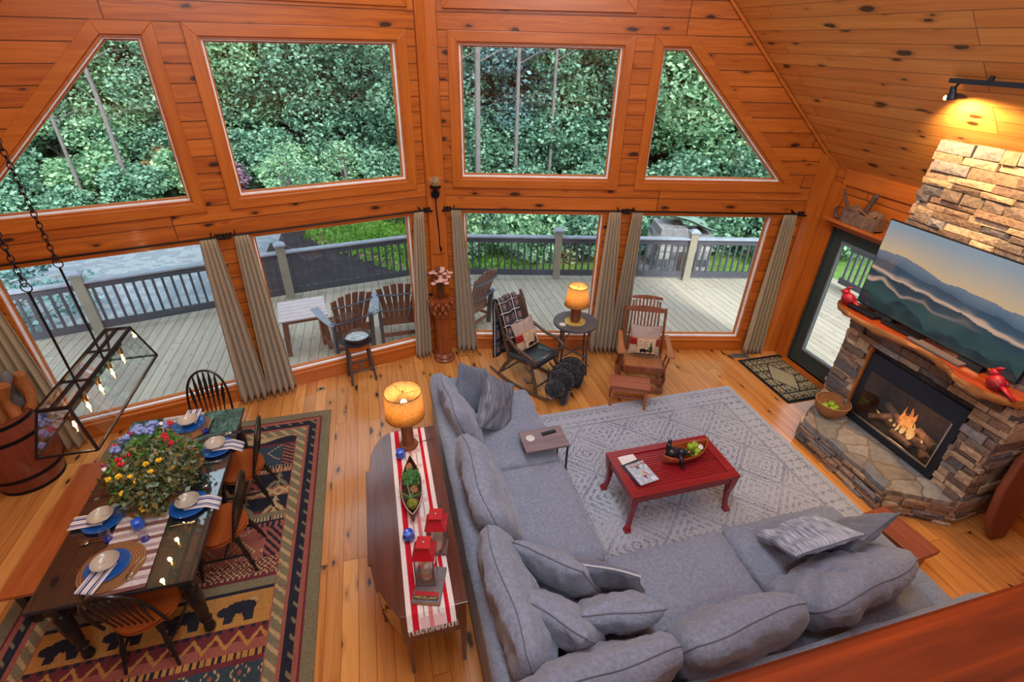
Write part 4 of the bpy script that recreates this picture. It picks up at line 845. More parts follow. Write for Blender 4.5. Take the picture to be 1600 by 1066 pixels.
for y in (-.22, .19): g.bar((0, y, 0), (0, y, -.12), .012, .012)
g.build('frame', bk, t)
for a, b, c, d in ((0, 1, 1, 0), (1, 2, 2, 1), (2, 3, 3, 2), (3, 0, 0, 3)):
    g = G(); P = [Vector(tp[a]), Vector(tp[b]), Vector(bt[b]), Vector(bt[a])]; n_ = (P[1] - P[0]).cross(P[2] - P[0]).normalized() * .0015
    g.add([tuple(p - n_) for p in P] + [tuple(p + n_) for p in P], [(0, 1, 2, 3), (7, 6, 5, 4), (0, 4, 5, 1), (1, 5, 6, 2), (2, 6, 7, 3), (3, 7, 4, 0)]); g.build('glass_panel', clear_gl, t)
brass = plain('antique_brass', srgb(150, 112, 70), .35, .9); fil = emis('lamp_filament', srgb(255, 190, 96), 30); bulb_gl = glass('bulb_glass', (1, .95, .85), 1.0)
for k in range(5):
    y = -.44 + .22 * k; g = G(); g.lathe([(.018, -.05), (.02, 0), (.008, .012)], (0, y, -.13), 12); g.build('socket', brass, t, smooth=50)
    g = G(); g.lathe([(.012, -.05), (.02, -.08), (.024, -.12), (.018, -.15), (0, -.162)], (0, y, -.13), 14, cap=False); b = g.build('bulb', bulb_gl, t, smooth=60); g = G(); g.tube([(0, y - .006, -.19), (.004, y - .004, -.24), (0, y, -.26), (.0, y + .005, -.22), (0, y + .006, -.19)], .003, 6); g.build('filament', fil, b)
def chain(g, p0, p1, link=.05, r=.004):
    p0, p1 = Vector(p0), Vector(p1); n = max(2, int((p1 - p0).length / (link * .78)))
    for k in range(n):
        c = p0.lerp(p1, (k + .5) / n); a = k * 90
        M = Matrix.Translation(c) @ (p1 - p0).to_track_quat('Z', 'Y').to_matrix().to_4x4() @ rotm(0, 0, a)
        g.tube([(math.cos(q * PI / 5) * link * .3, 0, math.sin(q * PI / 5) * link * .55) for q in range(10)], r, 5, M, closed=True)
for y in (-.22, .19):
    g = G(); g.tube([(0, y, 0), (-.0, y, .70)], .008, 8); g.build('rod', bk, t, smooth=60); g = G(); g.tube([(math.cos(q * PI / 6) * .03, y, .73 + math.sin(q * PI / 6) * .03) for q in range(12)], .004, 6, closed=True); chain(g, (0, y, .75), (-.02, y + .02, roofz(0) - 1.9 - (VX0 + 2.22) - .1)); g.build('chain', bk, t, smooth=60)
for k in range(5): lamp('bulb_glow', 'POINT', (-2.22, 3.38 + .22 * k, 1.65), 2.2, (1, .72, .42), .015)
# barrel of walking sticks
t = thing('barrel', 'dark red-brown wooden barrel with black hoops holding log sticks', 'barrel', (-4.0, 5.28 - .05, 0)); g = G(); g.lathe([(.26, 0), (.31, .2), (.335, .42), (.31, .66), (.27, .84), (.25, .84), (.28, .6), (.28, .1), (0, .08)], n=36)
t.location = (-3.82, 4.93, 0)
g.build('staves', wood('barrel_wood', srgb(150, 70, 42), srgb(104, 42, 26), 2, .4, .7, .2), t, smooth=60)
for z, r in ((.02, .268), (.2, .314), (.64, .316), (.8, .284)): g = G(); g.lathe([(r, -.018), (r + .004, -.018), (r + .003, .018), (r - .002, .018)], (0, 0, z), 36, cap=False); g.build('hoop', iron, t, smooth=60)
logm = wood('peeled_log', srgb(206, 128, 60), srgb(130, 70, 30), 2, .6, .8)
for k, (x, y, a, r, lab) in enumerate([(.16, .06, 14, .055, 'peeled log stick leaning in the barrel, closest to the curtain'), (.02, .0, 6, .07, 'thick peeled log standing in the barrel'), (.12, -.1, 10, .05, 'knobbly peeled stick in the barrel, closest to the dining table'), (.06, .16, 6, .05, 'grey-barked stick at the back of the barrel')]):
    g = G(); g.tube([(.03 * math.sin(q * 1.7 + k), .02 * math.cos(q * 1.3 + k), q * .1) for q in range(12)], [r * (1 + .22 * math.sin(q * 2.1 + k * 2)) for q in range(12)], 10); o = g.build('log_stick', bark if k == 3 else logm, smooth=60, loc=(-3.82 + x, 4.93 + y, .09)); o.rotation_euler = (R(-a * .3), R(a * .5), 0); tag(o, lab, 'stick')
# ------------------------------------------------------------------ fireplace, mantel, television
stone_m = vcol('ledger_stone', .9, .55, 26, .7, dist=.02, spec=.2)
SC = [srgb(162, 136, 112), srgb(128, 110, 98), srgb(182, 154, 124), srgb(104, 98, 100), srgb(148, 120, 100), srgb(194, 166, 136), srgb(118, 98, 86), srgb(140, 132, 130)]
def ledger(g, cols, O, ux, un, L, z0, z1, holes=(), seed=0, hr=(.045, .11), wr=(.10, .42), jag=.03, top=None):
    rnd = random.Random(seed); O = Vector(O); ux = Vector(ux).normalized(); un = Vector(un).normalized(); z = z0
    while z < z1 - .01:
        h = min(rnd.uniform(*hr), z1 - z); h = z1 - z if z1 - z - h < .03 else h; s = rnd.uniform(-jag, jag * .2)
        while s < L:
            w = rnd.uniform(*wr); e = min(s + w, L + rnd.uniform(-.2, 1) * jag) if s + w > L - .08 else s + w
            zt = z + h
            if top: zt = min(zt, top((s + e) / 2))
            segs = [(s, e)]
            for a, b, c, d in holes:
                if zt > c + .01 and z < d - .01:
                    n = []
                    for p, q in segs:
                        if q <= a or p >= b: n.append((p, q)); continue
                        if p < a: n.append((p, a))
                        if q > b: n.append((b, q))
                    segs = n
            for p, q in segs:
                if q - p < .02 or zt - z < .015: continue
                d = rnd.uniform(.005, .045); j = lambda: rnd.uniform(-.007, .007); gp = .003; vs = []
                for dep in (-.03, d):
                    for a, b in ((p + gp, z + gp), (q - gp, z + gp), (q - gp, zt - gp), (p + gp, zt - gp)):
                        P = O + ux * (a + (j() if dep > 0 else 0)) + un * (dep + (j() if dep > 0 else 0)); vs.append((P.x, P.y, b + (j() * .7 if dep > 0 else 0)))
                m = [(vs[4][k] + vs[5][k] + vs[6][k] + vs[7][k]) / 4 + un[k] * rnd.uniform(.0, .014) for k in range(3)]; vs.append(tuple(m))
                g.add(vs, [(0, 1, 5, 4), (1, 2, 6, 5), (2, 3, 7, 6), (3, 0, 4, 7), (4, 5, 8), (5, 6, 8), (6, 7, 8), (7, 4, 8)]); c = rnd.choice(SC); f = rnd.uniform(.85, 1.12); cols += [tuple(x * f for x in c)] * 8
            s = e
            if e >= L: break
        z += h
mortar = plain('dark_mortar', srgb(70, 62, 58), .95, var=.3, sc=20, bump=.3)
CX, C0, C1 = 5.1, 2.1, 3.8
t = thing('stone_fireplace', 'floor to ceiling stacked stone fireplace with raised hearth', 'fireplace', (0, 0, 0))
tz = lambda x: EAVE + (XR - x)
g = G(); o1 = CX + .03
g.prism([(o1, C0 + .02), (XR, C0 + .02), (XR, C1 - .02), (o1, C1 - .02)], 1.19, 1.5); g.prism([(o1, C0 + .02), (XR, C0 + .02), (XR, 2.38), (o1, 2.38)], 0, 1.19); g.prism([(o1, 3.46), (XR, 3.46), (XR, C1 - .02), (o1, C1 - .02)], 0, 1.19); g.prism([(o1, 2.3), (XR, 2.3), (XR, 3.5), (o1, 3.5)], 0, .31)
YX = Matrix(((0, 1, 0, 0), (0, 0, 1, 0), (1, 0, 0, 0), (0, 0, 0, 1)))
YM = Matrix(((1, 0, 0, 0), (0, 0, 1, 0), (0, 1, 0, 0), (0, 0, 0, 1)))
g.prism([(o1, 1.5), (XR, 1.5), (XR, tz(XR)), (o1, tz(o1))], C0 + .02, 3.66, YM)
g.build('mortar_core', mortar, t)
g = G(); cs = []; ledger(g, cs, (CX, C1, 0), (0, -1, 0), (-1, 0, 0), C1 - C0, .3, 1.5, [(C1 - 3.46, C1 - 2.38, 0, 1.19)], 5, hr=(.04, .1), wr=(.1, .34)); g.build('lower_stonework', stone_m, t, fcol=cs, recalc=False)
g = G(); cs = []; ledger(g, cs, (CX, 3.68, 0), (0, -1, 0), (-1, 0, 0), 3.68 - C0, 1.5, tz(CX) - .0, [], 8, hr=(.035, .11), wr=(.12, .45)); g.build('chimney_stonework', stone_m, t, fcol=cs, recalc=False)
g = G(); cs = []; ledger(g, cs, (CX, C0, 0), (1, 0, 0), (0, -1, 0), XR - CX, 0, tz(CX), [], 11, top=lambda s: tz(CX + s)); g.build('side_stonework', stone_m, t, fcol=cs, recalc=False); g = G(); cs = []; ledger(g, cs, (XR, C1, 0), (-1, 0, 0), (0, 1, 0), XR - CX, 0, 1.5, [], 12); ledger(g, cs, (XR, 3.68, 0), (-1, 0, 0), (0, 1, 0), XR - CX, 1.5, tz(CX), [], 13, top=lambda s: tz(XR - s)); g.build('side_stonework', stone_m, t, fcol=cs, recalc=False)
hp = [(4.56, 2.38), (5.12, 2.06), (5.12, 3.84), (4.93, 3.72), (4.56, 3.5)]
g = G(); g.prism([(4.6, 2.4), (5.12, 2.1), (5.12, 3.8), (4.95, 3.7), (4.6, 3.48)], 0, .25); g.build('hearth_core', mortar, t)
g = G(); cs = []
for a, b, sd in (((4.58, 3.5), (4.58, 2.38), 31), ((4.58, 2.38), (5.14, 2.07), 32), ((5.14, 3.84), (4.93, 3.72), 33), ((4.93, 3.72), (4.58, 3.5), 34)):
    d = Vector((b[0] - a[0], b[1] - a[1], 0)); L = d.length; d.normalize(); ledger(g, cs, (a[0], a[1], 0), d, (d.y, -d.x, 0), L, 0, .25, [], sd, hr=(.03, .07), wr=(.08, .3), jag=.012)
g.build('hearth_stonework', stone_m, t, fcol=cs, recalc=False)
fl = NT('flagstone'); o_ = fl.obj(); vv = fl.vec(o_, 1, 1, .01); wv = fl.n('ShaderNodeVectorMath', {0: vv, 1: fl.n('ShaderNodeVectorMath', {0: fl.n('ShaderNodeTexNoise', {'Vector': vv, 'Scale': 5.0, 'Detail': 2.0}).outputs[1], 1: (.16, .16, 0)}, operation='MULTIPLY').outputs[0]}, operation='ADD').outputs[0]
v1 = fl.n('ShaderNodeTexVoronoi', {'Vector': wv, 'Scale': 3.6}, voronoi_dimensions='2D'); v2 = fl.n('ShaderNodeTexVoronoi', {'Vector': wv, 'Scale': 3.6}, voronoi_dimensions='2D', feature='DISTANCE_TO_EDGE')
cell = fl.n('ShaderNodeSeparateColor', {0: v1.outputs['Color']}).outputs[0]; c = fl.ramp(cell, [(.1, srgb(126, 124, 120)), (.4, srgb(158, 154, 148)), (.6, srgb(140, 126, 112)), (.85, srgb(114, 118, 126))]); n_ = fl.noise(o_, 14, 5, .65)
c = fl.mix(.6, c, fl.mix(n_, (0, 0, 0), (1, 1, 1)), 'OVERLAY'); ed = fl.n('ShaderNodeMapRange', {0: v2.outputs[0], 1: .02, 2: .05}).outputs[0]; c = fl.mix(ed, srgb(120, 106, 84), c)
fl.pbsdf(c, .75, 0, fl.bump(fl.math('ADD', ed, n_), .5, .015)); fl = fl.m
g = G(); hn = []
for k, p in enumerate(hp):
    q = hp[(k + 1) % 5]; m = 8
    for i in range(m): f = i / m; w = .012 * math.sin(i * 2.3 + k); hn.append((p[0] + (q[0] - p[0]) * f - (.0 if k in (1,) else w), p[1] + (q[1] - p[1]) * f + (0 if k == 1 else w)))
g.prism(hn, .25, .305); g.build('hearth_slab', fl, t, bevel=.01)
blackm = plain('black_metal', srgb(40, 46, 56), .45, .4, bump=.05, sc=4); firebrick = plain('fire_box_lining', srgb(64, 52, 48), .9, var=.3, sc=14, bump=.3)
g = G(); y0, y1, z0, z1 = 2.385, 3.455, .315, 1.185
g.bb((5.09, y0, z1 - .2), (5.13, y1, z1)); g.bb((5.085, y0, z0), (5.13, y1, z0 + .09)); g.bb((5.09, y0, z0 + .09), (5.13, y0 + .07, z1 - .2)); g.bb((5.09, y1 - .07, z0 + .09), (5.13, y1, z1 - .2)); g.build('firebox_surround', blackm, t, bevel=.004)
g = G(); g.bb((5.55, y0, z0), (5.57, y1, z1)); g.bb((5.13, y0, z0), (5.56, y0 + .02, z1)); g.bb((5.13, y1 - .02, z0), (5.56, y1, z1)); g.bb((5.13, y0, z0), (5.56, y1, z0 + .04)); g.bb((5.13, y0, z1 - .04), (5.56, y1, z1)); g.build('firebox', firebrick, t)
g = G(); g.bb((5.078, y0 + .07, z0 + .09), (5.086, y1 - .07, z0 + .115)); g.bb((5.078, y0 + .07, z0 + .115), (5.086, y0 + .085, z1 - .2)); g.build('steel_trim', steel, t)
g = G(); g.bb((5.1, y0 + .07, z0 + .09), (5.104, y1 - .07, z1 - .2)); g.build('glass_front', glass('fire_glass', (.8, .8, .82), 1.0), t)
g = G(); g.bb((5.06, 3.458, .31), (5.12, 3.475, 1.25)); g.build('wood_filler', trim_w, t)
charl = plain('ceramic_log', srgb(128, 100, 82), .9, var=.5, sc=18, bump=.6)
for p0, p1, r in (((5.3, 2.62, .44), (5.34, 3.2, .42), .05), ((5.22, 2.75, .40), (5.24, 3.0, .41), .038), ((5.28, 2.58, .52), (5.40, 2.85, .5), .045), ((5.25, 2.9, .52), (5.42, 3.26, .54), .045), ((5.2, 2.55, .4), (5.3, 2.68, .4), .045), ((5.3, 3.1, .52), (5.2, 3.26, .42), .035)):
    g = G(); a, b = Vector(p0), Vector(p1); g.tube([a, a.lerp(b, .3), a.lerp(b, .7), b], [r, r * 1.1, r * .95, r * .9], 9); g.build('log', charl, t, smooth=50)
fm = NT('flame'); o_ = fm.obj(); sp_ = fm.n('ShaderNodeSeparateXYZ', {0: o_}); nz_ = fm.noise(o_, 11, 3); q_ = fm.math('ADD', sp_.outputs[2], fm.math('MULTIPLY', nz_, .18)); cc_ = fm.ramp(fm.n('ShaderNodeMapRange', {0: q_, 1: .5, 2: .92}).outputs[0], [(.1, (1, .62, .22)), (.5, (1, .3, .05)), (.95, (.8, .09, .01))])
e_ = fm.n('ShaderNodeEmission', {0: cc_, 1: 1.5}); fm.t.links.new(fm.n('ShaderNodeMixShader', {0: fm.ramp(fm.noise(o_, 26, 3), [(.36, (0, 0, 0)), (.6, (1, 1, 1))]), 1: fm.n('ShaderNodeBsdfTransparent'), 2: e_}).outputs[0], fm.out.inputs[0])
g = G(); rr = random.Random(4)
for k in range(20):
    y = 2.9 + rr.gauss(0, .09); x = 5.28 + rr.uniform(-.06, .06); hh = (.34 - abs(y - 2.92) * 1.4) * rr.uniform(.45, 1.1); hh = max(.05, hh); w = rr.uniform(.014, .03)
    g.tube([(x, y, .46), (x, y + rr.uniform(-.02, .02), .46 + hh * .35), (x, y + rr.uniform(-.03, .03), .46 + hh * .7), (x, y + rr.uniform(-.04, .04), .46 + hh)], [w * .6, w, w * .6, .001], 7)
g.build('flames', fm.m, t, smooth=180)
lamp('fire_glow', 'POINT', (5.25, 2.92, .62), 9, (1, .5, .18), .08)
mant = wood('live_edge_cedar', srgb(214, 100, 40), srgb(140, 46, 20), 1, .25, 1.1, .6); edge_m = wood('pale_sapwood_edge', srgb(226, 160, 88), srgb(170, 96, 44), 1, .4, .6, .2)
fe = [(5.1, 3.94), (4.97, 3.96), (4.88, 3.89), (4.82, 3.7), (4.80, 3.5), (4.84, 3.25), (4.88, 3.0), (4.89, 2.8), (4.84, 2.62), (4.76, 2.48), (4.745, 2.34), (4.78, 2.2), (4.86, 2.08), (4.95, 2.04), (5.1, 2.02)]
cr_ = []
for k in range(len(fe) - 1):
    p0, p1, p2, p3 = [Vector(fe[max(0, min(len(fe) - 1, k + d))]) for d in (-1, 0, 1, 2)]
    for i in range(5): f = i / 5; cr_.append(tuple(.5 * ((2 * p1) + (p2 - p0) * f + (2 * p0 - 5 * p1 + 4 * p2 - p3) * f * f + (3 * p1 - p0 - 3 * p2 + p3) * f ** 3)))
cr_.append(fe[-1]); t = thing('mantel_shelf', 'glossy orange live-edge cedar mantel shelf across the stone fireplace', 'mantel')
g = G(); g.prism([(x + (.012 if 0 < k < len(cr_) - 1 else 0), y) for k, (x, y) in enumerate(cr_)], 1.545, 1.6); g.build('slab', mant, t, bevel=.006)
g = G(); n = len(cr_); vs = []
for k, (x, y) in enumerate(cr_):
    w = .025 * math.sin(k * .45) + .015 * math.sin(k * 1.3)
    for dz, dx in ((1.598, .0), (1.57, -.008 - w * .3), (1.535, .01), (1.50, .06 + w)): vs.append((min(5.1, x + dx), y, dz))
    vs.append((5.1, y, 1.49)); vs.append((5.1, y, 1.55))
g.add(vs, [(k * 6 + j, (k + 1) * 6 + j, (k + 1) * 6 + j + 1, k * 6 + j + 1) for k in range(n - 1) for j in range(5)]); g.build('live_edge', edge_m, t, smooth=60)
# television
def tvf(u, v):
    def nz(a, s): return noise.noise(Vector((u * a, s, 0))) + .5 * noise.noise(Vector((u * a * 2.7, s, 3)))
    r1 = .66 - .07 * u + .05 * nz(3, 1) - .05 * max(0, u - .3); r2 = .56 - .1 * u + .04 * nz(4, 5); r3 = .44 - .12 * u + .05 * nz(4, 9); r4 = .30 - .05 * u + .07 * nz(5, 13); r5 = .2 - .1 * u + .09 * nz(5, 17)
    def mx(a, b, f): f = max(0, min(1, f)); return tuple(x + (y - x) * f for x, y in zip(a, b))
    sky = mx(srgb(222, 188, 146), srgb(150, 166, 180), (v - r1) / (1 - r1) * 1.15); fog = srgb(226, 186, 158); c = sky
    if v < r1: c = mx(srgb(80, 102, 124), srgb(116, 130, 144), (v - r2) / .1)
    if v < r2: c = mx(srgb(70, 96, 112), srgb(58, 78, 98), (v - r3) / .12)
    fb = math.exp(-((v - r3 - .015 + .03 * noise.noise(Vector((u * 9, v * 20, 2)))) / .022) ** 2); c = mx(c, fog, fb * .95)
    if v < r3 - .01: c = mx(srgb(52, 76, 86), srgb(38, 56, 70), (v - r4) / .12)
    fb = math.exp(-((v - r4 - .01 + .05 * noise.noise(Vector((u * 7, v * 14, 7)))) / .024) ** 2) * max(0, 1 - 1.3 * u); c = mx(c, fog, fb * .85)
    if v < r4 - .01: c = mx(srgb(46, 72, 72), srgb(56, 84, 86), noise.noise(Vector((u * 8, v * 8, 1))) + .4)
    if v < r5 - .03: c = mx(srgb(30, 50, 54), srgb(50, 70, 70), noise.noise(Vector((u * 12, v * 12, 1))) + .3)
    return c
tvm = NT('television_picture'); a_ = tvm.n('ShaderNodeVertexColor', layer_name='Col').outputs[0]; tvm.pbsdf((.01, .01, .012), .08, Emission_Color=a_, Emission_Strength=.72); tvm = tvm.m
t = thing('television', 'large flat television showing misty blue mountains, standing on the mantel', 'television', (5.02, 3.0, 1.602))
g = G(); g.box((.012, 0, .51), (.03, 1.62, .925)); g.build('tv_frame', plain('tv_black', srgb(20, 20, 24), .3), t, bevel=.003)
painted('screen', 200, 112, 1.6, .905, tvf, tvm, t, M=Matrix(((0, 0, -1, -.0045), (-1, 0, 0, 0), (0, 1, 0, .51), (0, 0, 0, 1))))
g = G(); g.box((.0, .45, .025), (.1, .22, .05), t=(.5, .9)); g.build('foot', plain('tv_black', (0, 0, 0)), t); g = G(); g.box((.0, -.45, .025), (.1, .22, .05), t=(.5, .9)); g.build('foot', plain('tv_black', (0, 0, 0)), t)
t = tag(G().bb((-.045, -.16, 0), (.045, .16, .045)).build('media_box', plain('tv_black', (0, 0, 0)), loc=(4.925, 3.62, 1.602), bevel=.012, rz=3), 'small black rounded media box on the mantel beside the left red bird', 'media box')
tag(G().bb((-.035, -.2, 0), (.035, .2, .03)).build('sound_bar', plain('tv_black', (0, 0, 0)), loc=(4.965, 3.20, 1.602), bevel=.006, rz=2), 'flat black device on the mantel below the television screen', 'device')
tag(G().bb((-.05, -.26, 0), (.05, .26, .022)).build('sound_bar', plain('taupe_plastic', srgb(110, 96, 94), .5), loc=(4.94, 2.82, 1.602), bevel=.004), 'wide flat taupe device on the mantel below the television centre', 'device')
redb = plain('cardinal_red', srgb(176, 26, 40), .4, var=.3, sc=30, bump=.2)
def cardinal(loc, rz, lab):
    t = thing('cardinal_figurine', lab, 'figurine', loc, rz, 'red bird figurines on the mantel'); t.scale = (1.3, 1.3, 1.3); g = G(); g.ball((0, 0, .055), (.042, .055, .052), 14); g.ball((0, -.035, .105), (.029, .03, .03), 12); g.tube([(0, -.035, .12), (0, -.02, .145), (0, -.0, .16)], [.018, .012, .003], 8); g.tube([(0, .04, .05), (0, .09, .03), (0, .15, .012)], [.024, .017, .012], 8, sq=.6); g.ball((0, 0, .018), (.03, .045, .018), 10); g.build('body', redb, t, smooth=180)
    g = G()
    for s in (-1, 1): g.ball((s * .034, .012, .052), (.012, .046, .028), 10)
    g.build('wing', plain('cardinal_dark_red', srgb(140, 22, 36), .5, var=.3, sc=40), t, smooth=180); g = G(); g.lathe([(.012, 0), (0, .026)], n=8, M=TM(0, -.062, .102, 90)); g.build('beak', plain('orange_beak', srgb(220, 120, 40), .4), t, smooth=50)
    g = G(); g.ball((0, -.056, .1), (.018, .012, .016), 8); g.build('mask', plain('tv_black', (0, 0, 0)), t, smooth=180)
cardinal((4.92, 3.84, 1.6), 195, 'red bird figurine at the end of the mantel beside the door'); cardinal((4.85, 2.24, 1.6), 172, 'red bird figurine near the television corner over the firebox')
# baskets, apples
wick = NT('woven_basket'); o_ = wick.obj(); w1 = wick.n('ShaderNodeTexWave', {'Vector': o_, 'Scale': 26.0, 'Distortion': 1.0}, bands_direction='Z').outputs[1]; w2 = wick.noise(o_, 60, 2)
wick.pbsdf(wick.mix(w2, wick.mix(w1, srgb(120, 70, 34), srgb(206, 148, 92)), srgb(168, 108, 60)), .8, 0, wick.bump(wick.math('ADD', w1, w2), .6, .008)); wick = wick.m
apple_m = NT('green_apple_skin'); n_ = apple_m.noise(apple_m.obj(), 30, 3); apple_m.pbsdf(apple_m.mix(n_, srgb(110, 150, 20), srgb(176, 204, 62)), .3, Coat_Weight=.3); apple_m = apple_m.m
ap = thing('apple', 'x', 'apple'); g = G(); g.lathe([(0, .012), (.014, .004), (.026, .01), (.037, .035), (.036, .055), (.022, .07), (.008, .066), (0, .058)], n=18); g.build('body', apple_m, ap, smooth=180); g = G(); g.tube([(0, 0, .056), (.003, 0, .078)], .0016, 5); g.build('stem', plain('brown_stem', srgb(80, 54, 30), .7), ap)
first = [True]
def apple(loc, rz, lab, grp):
    if first[0]: first[0] = False; ap.location = loc; ap.rotation_euler = (R(12), 0, R(rz)); ap['label'] = lab; ap['group'] = grp; return
    a = dup(ap, loc, rz, lab, grp); a.rotation_euler = (R(random.uniform(-20, 20)), R(random.uniform(-20, 20)), R(rz))
t = thing('woven_bowl', 'deep woven tan basket bowl holding green apples at the end of the stone hearth', 'basket', (4.90, 3.50, .306)); g = G(); g.lathe([(.09, 0), (.135, .05), (.17, .12), (.185, .19), (.178, .19), (.16, .12), (.125, .055), (.085, .012), (0, .012)], n=40); g.build('basket_body', wick, t, smooth=60); g = G(); g.tube([(.182 * math.cos(k * PI / 20), .182 * math.sin(k * PI / 20), .192) for k in range(40)], .008, 6, closed=True); g.build('rim', wick, t, smooth=180)
for x, y, z, l in ((-.06, .03, .05, 'green apple in the hearth basket, by the door side'), (.02, -.045, .05, 'green apple in the middle of the hearth basket'), (.055, .04, .05, 'green apple in the hearth basket, against the wall side'), (-.04, -.06, .06, 'green apple in the hearth basket, by the front rim')): apple((4.90 + x, 3.50 + y, .306 + z + .035), x * 900, l, 'apples in the hearth basket')
rust_m = plain('weathered_wood_box', srgb(118, 92, 78), .8, var=.35, sc=20, bump=.4); dk = plain('old_iron_tool', srgb(84, 66, 56), .7, var=.3, sc=20)
t = thing('crate_of_tools', 'weathered wooden crate of old tools on the ledge above the green door', 'basket', (5.62, 4.60, DZ + .137), 0); g = G(); g.box((0, 0, .09), (.14, .5, .015), M=TM(0, 0, -.082)); g.bb((-.075, -.24, 0), (-.06, .24, .15)); g.bb((.06, -.24, 0), (.075, .24, .15)); g.bb((-.075, -.25, 0), (.075, -.235, .16)); g.bb((-.075, .235, 0), (.075, .25, .16)); g.build('crate', rust_m, t)
g = G(); g.tube([(0, .2, .1), (-.02, .32, .27), (-.02, .38, .36)], [.02, .016, .008], 8); g.build('horn', dk, t, smooth=60); g = G(); g.tube([(0, .02, .08), (0, -.02, .25), (0, -.05, .36)], [.034, .03, .03], 10); g.ball((0, -.055, .37), .035, 10); g.build('mallet', dk, t, smooth=60)
g = G(); g.tube([(-.06 + .0 * k, .30 + .055 * math.cos(a), .10 + .07 * math.sin(a)) for k, a in enumerate([x * .5 - 2.7 for x in range(9)])], [.008, .016, .02, .022, .022, .02, .018, .016, .01], 8); g.build('iron_hook', dk, t, smooth=60)
g = G(); g.ball((0, .12, .16), (.06, .1, .05), 12, jit=.3, seed=2); g.ball((0, -.13, .15), (.06, .1, .07), 12, jit=.3, seed=5); g.ball((0, -.2, .17), (.05, .05, .05), 10, jit=.3); g.build('bundles', rust_m, t, smooth=60)
g = G(); g.tube([(-.03, .22, .15), (-.05, .05, .19), (-.06, -.15, .14), (-.06, -.22, .2)], .008, 6); g.build('rope', wick, t, smooth=60)
# track light
t = thing('track_light', 'black track light on the sloping pine ceiling above the chimney', 'light fixture', (4.56, 2.6, EAVE + XR - 4.56 - .05)); g = G(); g.box((0, 0, 0), (.035, 1.7, .035)); g.box((0, .55, .03), (.02, .03, .04)); g.box((0, -.55, .03), (.02, .03, .04)); g.build('track', blackm, t)
for y in (.80, -.1):
    g = G(); g.tube([(0, y - .03, -.01), (.01, y, -.05), (.02, y + .02, -.08)], .01, 8); g.lathe([(.022, 0), (.024, .05), (.034, .055), (.036, .1), (.03, .1), (.028, .06)], (0, 0, 0), 16, M=TM(.02, y + .02, -.04, 165, 0, 0)); h_ = g.build('spot_head', blackm, t, smooth=50)
    g = G(); g.ball((.02, y + .045, -.125), .018, 10); g.build('spot_bulb', emis('spot_lamp_face', srgb(255, 206, 120), 14), h_)
    lamp('track_spot', 'SPOT', (4.58, 2.6 + y + .04, 3.65), 95, (1, .66, .30), .03, aim=(5.15, 2.6 + y - .25, 2.9), spot=R(140))
# wooden slab step by the sofa arm, big reddish slab leaning by the chimney
rw = wood('reddish_cedar', srgb(172, 100, 74), srgb(122, 58, 40), 1, .4, .8, .2)
t = thing('low_side_table', 'low reddish wooden plank table beside the sofa arm', 'table', (4.22, 1.95, .012), 4); g = G(); g.box((0, 0, .29), (.28, .52, .05)); g.build('tabletop', rw, t, bevel=.005)
for y in (-.2, .2): g = G(); g.box((0, y, .135), (.2, .04, .265)); g.build('leg', rw, t)
g = G(); g.prism([(5.52, .02), (5.62, .3), (5.66, .62), (5.62, .9), (5.50, 1.02), (5.36, .9), (5.26, .6), (5.24, .3), (5.34, .05)], -.035, .035, YM); o = g.build('wooden_slab', wood('red_brown_slab', srgb(156, 78, 44), srgb(110, 50, 28), 2, .7, .5), bevel=.02, seg=3, smooth=50); o.data.transform(Matrix.Translation((-5.45, 0, 0))); o.location = (5.42, 1.83, 0); o.rotation_euler = (R(-11), 0, 0); tag(o, 'red-brown rounded slab leaning against the side of the stone chimney', 'slab')
# floor fittings
g = G(); g.box((0, 0, .004), (.26, .11, .006)); t = tag(g.build('floor_vent', plain('pewter_vent', srgb(112, 112, 114), .5, .4), loc=(5.07, 5.26, 0), rz=-14), 'grey metal floor vent on the boards by the window curtain', 'vent')
for k in range(9): q = G(); q.box((-.1 + .025 * k, 0, .0085), (.012, .085, .003)); q.build('louvre', plain('vent_slot', srgb(70, 70, 74), .6), t)
g = G(); g.box((0, 0, .003), (.11, .07, .004)); t = tag(g.build('floor_outlet', plain('brass_plate', srgb(150, 130, 100), .4, .5), loc=(-1.0, 5.84, 0), rz=10), 'small brass floor outlet on the boards left of the iron plant stand', 'outlet'); g = G(); g.lathe([(0, .005), (.02, .005), (.02, .008), (0, .008)], n=14); g.build('outlet_cap', plain('tv_black', (0, 0, 0)), t)
# loft rail in front of the photographer
t = thing('loft_railing', 'glossy orange-brown wooden loft railing at the bottom edge of the view', 'railing', (0, 0, 0)); g = G(); g.box((1.2, .085, 3.57), (3.6, .155, .05)); hr_m = wood('loft_rail_wood', srgb(122, 44, 8), srgb(44, 14, 3), 0, .6, 1.6, .0); [setattr(n_.inputs['Specular IOR Level'], 'default_value', .08) for n_ in hr_m.node_tree.nodes if n_.type == 'BSDF_PRINCIPLED']; g.build('handrail', hr_m, t, bevel=.012, seg=3)
for k in range(24): g = G(); g.box((-.5 + k * .145, .075, 3.145), (.03, .03, .80)); g.build('baluster', trim_w, t)
g = G(); g.box((1.2, .075, 2.84), (3.6, .06, .04)); g.bb((-.56, .04, 2.62), (-.5, .11, 3.55)); g.bb((2.9, .04, 2.62), (2.98, .11, 3.55)); g.bb((-.6, .0, 2.52), (3.0, .12, 2.62)); g.build('bottom_rail', trim_h, t)
